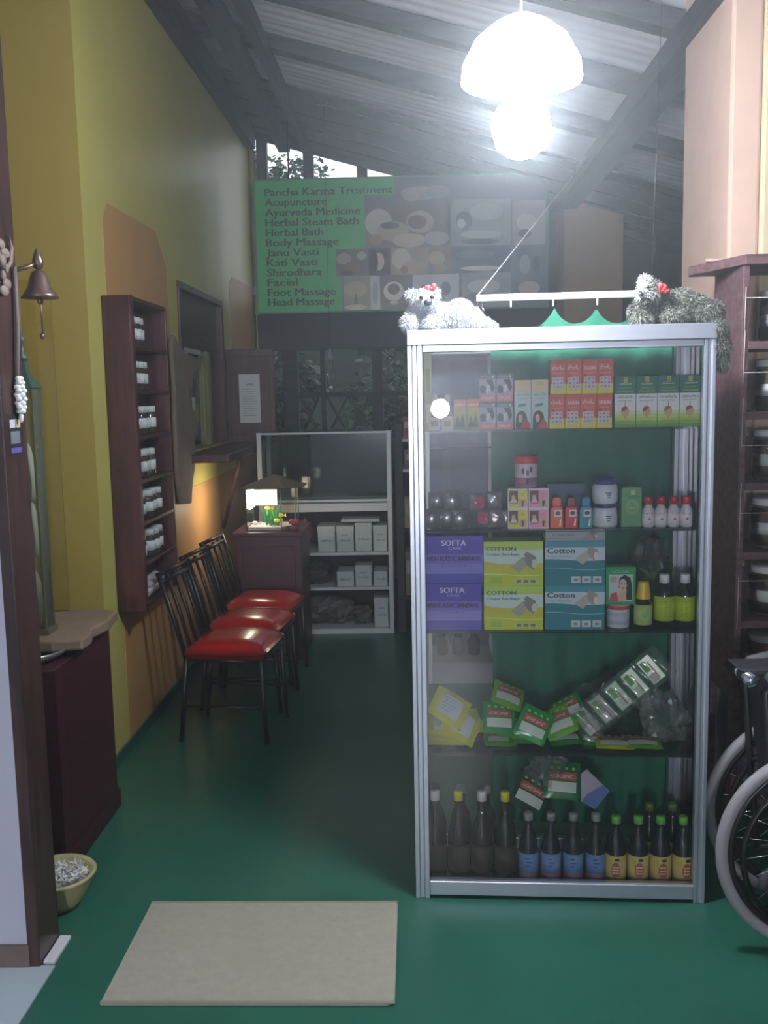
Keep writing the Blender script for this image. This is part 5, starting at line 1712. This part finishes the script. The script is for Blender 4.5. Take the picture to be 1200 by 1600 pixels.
for k, (u, d, m_, l_) in enumerate(((.575, .07, YP, 'yellow edged packet lying flat under the slanting bag strip'), (.665, .075, LP_, 'green and red packet lying flat at the right of the fourth shelf'))):
    o = pouch('flat_packet', l_, 'packet', 'flat packets', .12, .09, .016, m_, art_gp, 80 + k)
    place3(o, u, d, z4 + .006, D2(-84), D2(2), 0)

# slanting clear strip of green sachets
strip = empty('sachet_strip', cab(.555, .10, z4 + .012))
strip.rotation_euler = (Matrix.Rotation(CA, 3, 'Z') @ Euler((D2(-14), D2(-41), 0), 'XYZ').to_matrix()).to_euler()
tag(strip, 'clear plastic strip of green sachets with white labels slanting up to the right', 'sachet strip')
mb = MB()
N = 24
vs, fs = [], []
for i in range(N + 1):
    for j in range(5):
        u, v = i / N, j / 4
        vs.append((.36 * u, -.012 + .007 * math.sin(u * 38 + v * 2) + .004 * math.sin(v * 9 + u * 9), .11 * v))
for i in range(N):
    for j in range(4):
        a = i * 5 + j
        fs.append((a, a + 5, a + 6, a + 1))
mb.add(vs, fs, FILM, True); mb.build('film', strip)
for k in range(5):
    x = .012 + .066 * k
    m_ = (mat('dim_sachet', (90, 112, 96), .3), GP_)[k > 1]
    mb = MB()
    g = [(x, .0), (x + .052, .0), (x + .052, .092), (x, .092)]
    mb.prism([(p[0], p[1] + .008) for p in g], .002, .014, m_); s_ = mb.build('sachet', strip, .004)
    q = MB(); q.box(x + .006, -.0008, .014, x + .03, .0015, .042, ink(214, 220, 214)); q.box(x + .03, -.0008, .016, x + .034, .0015, .08, ink(190, 90, 60)); q.box(x + .008, -.0008, .052, x + .026, .0015, .088, ink(96, 180, 70)); q.build('sachet_label', s_)
o = crumple('clear_bag', 'crumpled clear plastic bag at the right end of the fourth shelf', 'bag', (0, 0, 0), (.15, .11, .16), FILM, 44, 20, amp=.4)
put(o, .80, .16, z4)
o = crumple('clear_bag', 'crumpled clear bag behind the slanting sachet strip', 'bag', (0, 0, 0), (.24, .09, .20), glass('smoky_film', (.85, .88, .86), ior=1.6, rough=.1, body=.10, bodycol=(90, 96, 92)), 46, 20, amp=.4)
put(o, .66, .24, z4)

# ---- cabinet floor: bottles and bags
z5 = .0206
DKG = mat('dark_oil_glass', (34, 26, 22), .1, spec=.7)
nm5 = ('first', 'second', 'third', 'fourth')
for k in range(4):
    cap = (WHITE, MATS['yellow_cap'], WHITE, MATS['yellow_cap'])[k]
    if k in (1, 3):
        cap = mat('lemon_cap', (214, 206, 40), .35)
    o = lathe_obj('oil_bottle', 'tall dark oil bottle with %s cap, %s from the left on the cabinet floor' % (('white', 'yellow')[k % 2], nm5[k]), 'bottle', 'tall dark oil bottles', [
        (None, [(.030, 0), (.036, .006), (.036, .15), (.030, .185), (.015, .225), (.013, .275)], DKG),
        ('cap', [(.0145, .272), (.0145, .300), (.013, .303), (0, .303)], cap),
        ('label', [(.0364, .04), (.0364, .13)], mat('brown_label', (66, 50, 44), .6, var=.2))], .063 + .075 * k, .085, z5)
for k in range(3):
    o = lathe_obj('oil_bottle', 'dark oil bottle with dull cap in the second row at the left, %s' % ('leftmost', 'middle', 'rightmost')[k], 'bottle', 'tall dark oil bottles', [
        (None, [(.030, 0), (.036, .006), (.036, .15), (.030, .185), (.015, .215), (.013, .255)], DKG),
        ('cap', [(.0145, .252), (.0145, .276), (0, .279)], mat('dull_cap', (150, 150, 144), .4))], .060 + .085 * k, .19, z5)
CLR = mat('dark_cordial', (40, 34, 44), .08, spec=.8)
BLB = mat('blue_label', (108, 142, 190), .55, var=.12, scale=50)
PKB = mat('pink_label_base', (120, 84, 104), .55, var=.2, scale=40)
for k in range(4):
    o = lathe_obj('cordial_bottle', 'dark bottle with pale blue label, %s from the left on the cabinet floor' % nm5[k], 'bottle', 'blue labelled bottles', [
        (None, [(.024, 0), (.032, .006), (.032, .11), (.027, .145), (.013, .185), (.0125, .215)], CLR),
        ('cap', [(.0145, .212), (.0145, .232), (.013, .235), (0, .235)], mat('clear_cap', (150, 156, 156), .3)),
        ('label', [(.0324, .045), (.0324, .108)], BLB), ('label_base', [(.0324, .014), (.0324, .045)], PKB)], .362 + .0712 * k, .08, z5)
    q = MB()
    for a, z, w_ in ((-1.75, .09, .4), (-1.6, .078, .5), (-1.7, .066, .3), (-1.6, .03, .5)):
        q.add([(.0328 * math.cos(a + da), .0328 * math.sin(a + da), z + dz) for da, dz in ((-w_ / 2, 0), (0, 0), (w_ / 2, 0), (w_ / 2, .005), (0, .005), (-w_ / 2, .005))], [(0, 1, 4, 5), (1, 2, 3, 4)], ink(70, 84, 140) if z > .05 else ink(170, 70, 90))
    q.build('label_print', o)
YLB = mat('herbal_label', (206, 186, 116), .55, var=.15, scale=60)
LC = mat('light_green_cap', (110, 196, 80), .4)
for k in range(6):
    fr = k < 4
    o = lathe_obj('cordial_bottle', ('dark bottle with cream and yellow label and green cap, %s from the left' % nm5[k]) if fr else 'dark bottle with a dull green cap standing behind, %s one at the right' % ('left', 'right')[k - 4], 'bottle', 'green capped bottles', [
        (None, [(.026, 0), (.034, .006), (.034, .105), (.028, .145), (.0135, .18), (.013, .205)], CLR),
        ('cap', [(.015, .202), (.015, .224), (.013, .227), (0, .227)], LC if fr else mat('dull_green_cap', (96, 120, 60), .4)),
        ('label', [(.0344, .016), (.0344, .104)], YLB)], (.640 + .0705 * k) if fr else (.765 + .075 * (k - 4)), .085 if fr else .185, z5)
    if fr:
        q = MB()
        R_ = .0349
        def pt(a, z):
            return (R_ * math.cos(a), R_ * math.sin(a), z)
        a0 = -1.55 + .1 * (k - 1.5)
        ring = [pt(a0 + .42 * math.cos(t), .058 + .026 * math.sin(t)) for t in [2 * math.pi * i / 14 for i in range(14)]]
        q.add(ring + [pt(a0, .058)], [(i, (i + 1) % 14, 14) for i in range(14)], ink(160, 90, 72))
        R_ = .0352
        for z in (.066, .056, .046):
            q.add([pt(a0 + da, z + dz) for da, dz in ((-.3, 0), (0, 0), (.3, 0), (.3, .004), (0, .004), (-.3, .004))], [(0, 1, 4, 5), (1, 2, 3, 4)], ink(226, 206, 180))
        q.add([pt(a0 - .55 + da, .08 + dz) for da, dz in ((-.12, -.01), (.12, -.012), (.14, .012), (-.1, .012))], [(0, 1, 2, 3)], ink(190, 196, 40))
        q.add([pt(a0 + .1 + da, .092 + dz) for da, dz in ((-.2, -.004), (.2, -.004), (.2, .004), (-.2, .004))], [(0, 1, 2, 3)], ink(60, 50, 40))
        q.build('label_print', o)
# bags lying over the bottles
DGP = mat('deep_green_packet', (30, 110, 54), .25, var=.3, scale=16)
for k, (u, d, z, rx, ry, m_, l_) in enumerate(((.30, .14, .245, -35, 30, glass('green_film', (.7, .85, .72), ior=1.6, rough=.08, body=.25, bodycol=(40, 90, 50)), 'clear green bag lying over the middle bottles, left one'), (.415, .15, .255, -30, 5, DGP, 'dark green packet lying over the middle bottles'))):
    o = pouch('bottom_packet', l_, 'packet', 'packets over the bottles', .12, .12, .018, m_, art_gp, 90 + k)
    place3(o, u, d, z5 + z, D2(rx), D2(ry), 0)
mb = MB(); mb.prism([(0, .11), (.02, .125), (.092, .055), (.045, -.005), (.0, .02)], 0, .006, mat('pale_wrapper', (170, 160, 176), .5))
o = mb.build('folded_wrapper', bevel=.002); tag(o, 'pale grey and blue folded wrapper standing on the bottles', 'wrapper')
q = MB(); q.fpoly([(0.002, .02), (.045, -.003), (.09, .054), (.07, .074), (.02, .045)], ink(84, 104, 170), .0008); q.build('blue_band', o)
place3(o, .535, .125, z5 + .232, D2(-8), 0, 0)
o = crumple('clear_bag', 'crumpled clear bag wedged between the green packet and the wrapper below the shelf', 'bag', (0, 0, 0), (.13, .08, .14), FILM, 51, 18, amp=.4)
put(o, .43, .20, z5 + .256)


# ================================================================== PLUSH DOGS
def plush(name, label, balls, fur, loc, rz, seed, nf=9000, lf=.012, fur2=None, sel=None):
    mb = MB()
    for c, r, s in balls:
        mb.ball(c, r, fur, 16, 12, s)
    o = mb.build(name)
    rm = o.modifiers.new('r', 'REMESH'); rm.mode = 'VOXEL'; rm.voxel_size = .005
    sm = o.modifiers.new('s', 'SMOOTH'); sm.factor = .5; sm.iterations = 4
    dg = bpy.context.evaluated_depsgraph_get()
    me = bpy.data.meshes.new_from_object(o.evaluated_get(dg))
    old = o.data
    o.modifiers.clear()
    o.data = me
    if not me.materials:
        me.materials.append(fur)
    for p_ in me.polygons:
        p_.use_smooth = True
        p_.material_index = 0
    tag(o, label, 'soft toy')
    o.location = loc
    o.rotation_euler = (0, 0, rz)
    rr = random.Random(seed)
    me.calc_loop_triangles()
    tris = [(t.area, t) for t in me.loop_triangles]
    ws = np.cumsum([a for a, _ in tris]); tot = ws[-1]
    f1, f2 = ([], []), ([], [])
    for _ in range(nf):
        t = tris[int(np.searchsorted(ws, rr.random() * tot))][1]
        a, b = rr.random(), rr.random()
        if a + b > 1:
            a, b = 1 - a, 1 - b
        P = [me.vertices[i].co for i in t.vertices]
        p_ = P[0] + (P[1] - P[0]) * a + (P[2] - P[0]) * b
        n_ = t.normal
        L = lf * rr.uniform(.6, 1.3)
        if p_.y < -.045 and p_.z > .06:
            L *= .45                      # short pile on the face
        d_ = (n_ + Vector((rr.uniform(-.8, .8), rr.uniform(-.8, .8), rr.uniform(-1.1, .3)))).normalized()
        s_ = d_.cross(Vector((rr.uniform(-1, 1), rr.uniform(-1, 1), rr.uniform(-1, 1)))).normalized() * .0011
        V, Fc = (f2 if (sel and sel(p_)) else f1)
        k = len(V)
        mid = p_ + d_ * L * .55 + Vector((0, 0, .0))
        tip = p_ + d_ * L + Vector((0, 0, -L * .25))
        V += [p_ - s_, p_ + s_, mid + s_ * .8, mid - s_ * .8, tip]
        Fc += [(k, k + 1, k + 2, k + 3), (k + 3, k + 2, k + 4)]
    q = MB(); q.add(f1[0], f1[1], fur)
    if f2[0]:
        q.add(f2[0], f2[1], fur2)
    f = q.build('fur', o); f['kind'] = 'stuff'
    return o


WF = mat('white_plush', (182, 184, 190), .9, var=.06, scale=30)
wd = plush('plush_dog', 'white fluffy toy dog with a red bow lying on the left of the cabinet top', [
    ((.06, .0, .045), .045, (1.0, .9, 1.0)), ((.12, .01, .042), .046, (1.1, .9, .95)), ((.18, .01, .046), .046, (1.0, .9, 1.05)), ((.215, .01, .035), .032, (1.1, .9, 1)),
    ((.075, -.028, .088), .036, (1, 1, 1)), ((.083, -.056, .078), .017, (1, 1, .85)), ((.035, -.022, .108), .018, (1, .6, 1.1)), ((.108, -.02, .112), .015, (.9, .6, 1.2)),
    ((.03, -.03, .025), .028, (1, 1.1, .9)), ((.09, -.035, .022), .024, (1, 1.2, .9)), ((.245, .0, .02), .022, (1.6, .9, .85)), ((.275, -.002, .012), .014, (1.5, 1, .8))],
    WF, cab(-.022, .10, CH + .001), CA, 5, 10000, .011)
for nm_, c, r, s, m_ in (('nose', (.086, -.080, .080), .011, (1.2, .8, .9), mat('plush_nose', (52, 56, 70), .3)), ('eye', (.066, -.070, .096), .0065, (1, .7, 1), BLACK), ('eye', (.098, -.070, .096), .0065, (1, .7, 1), BLACK)):
    q = MB(); q.ball(c, r, m_, 10, 8, s); q.build(nm_, wd)
q = MB(); RB = mat('red_ribbon', (196, 60, 66), .6); q.ball((.094, -.040, .125), .006, RB, 8, 6); q.ball((.084, -.040, .128), .010, RB, 8, 6, (1, .5, .8)); q.ball((.103, -.040, .130), .010, RB, 8, 6, (.8, .5, 1)); q.build('red_bow', wd)

GFUR = mat('grey_plush', (104, 106, 98), .95, var=.35, scale=24)
gd = plush('plush_dog', 'grey shaggy toy dog with white fringe and red bow draped over the right cabinet corner', [
    ((.03, .0, .035), .035, (1, 1, 1)), ((.055, -.005, .092), .037, (1, .95, 1)), ((.035, -.03, .085), .022, (1, 1, .9)), ((.10, .02, .055), .045, (1.1, 1, 1)), ((.15, .02, .055), .047, (1.1, .9, 1)), ((.19, .01, .045), .040, (1, 1, 1)),
    ((.225, -.01, .03), .036, (1, 1, 1)), ((.243, -.035, -.02), .030, (.9, .9, 1.2)), ((.252, -.04, -.07), .026, (.9, .8, 1.3)), ((.258, -.038, -.115), .018, (.9, .8, 1.4)), ((.028, -.03, .012), .02, (1.2, 1.2, .8)),
    ((.040, .0, .126), .018, (.9, .8, 1.1)), ((.12, -.03, .02), .026, (1.3, 1, .9))],
    GFUR, cab(.665, .06, CH + .002), CA, 8, 12000, .014, mat('white_fringe', (206, 208, 210), .9, var=.05), lambda p_: p_.x < .052 and p_.z > .075 and p_.y < .02)
for nm_, c, r, s, m_ in (('nose', (.018, -.052, .085), .008, (1, .8, .9), MATS['plush_nose']), ('eye', (.040, -.046, .105), .005, (1, .7, 1), BLACK)):
    q = MB(); q.ball(c, r, m_, 10, 8, s); q.build(nm_, gd)
q = MB(); q.ball((.082, -.048, .10), .014, RB, 10, 8, (1, .7, 1)); q.ball((.074, -.054, .106), .008, RB, 8, 6, (1, .7, 1.3)); q.ball((.090, -.050, .092), .010, RB, 8, 6, (1.2, .6, .8)); q.build('red_bow', gd)
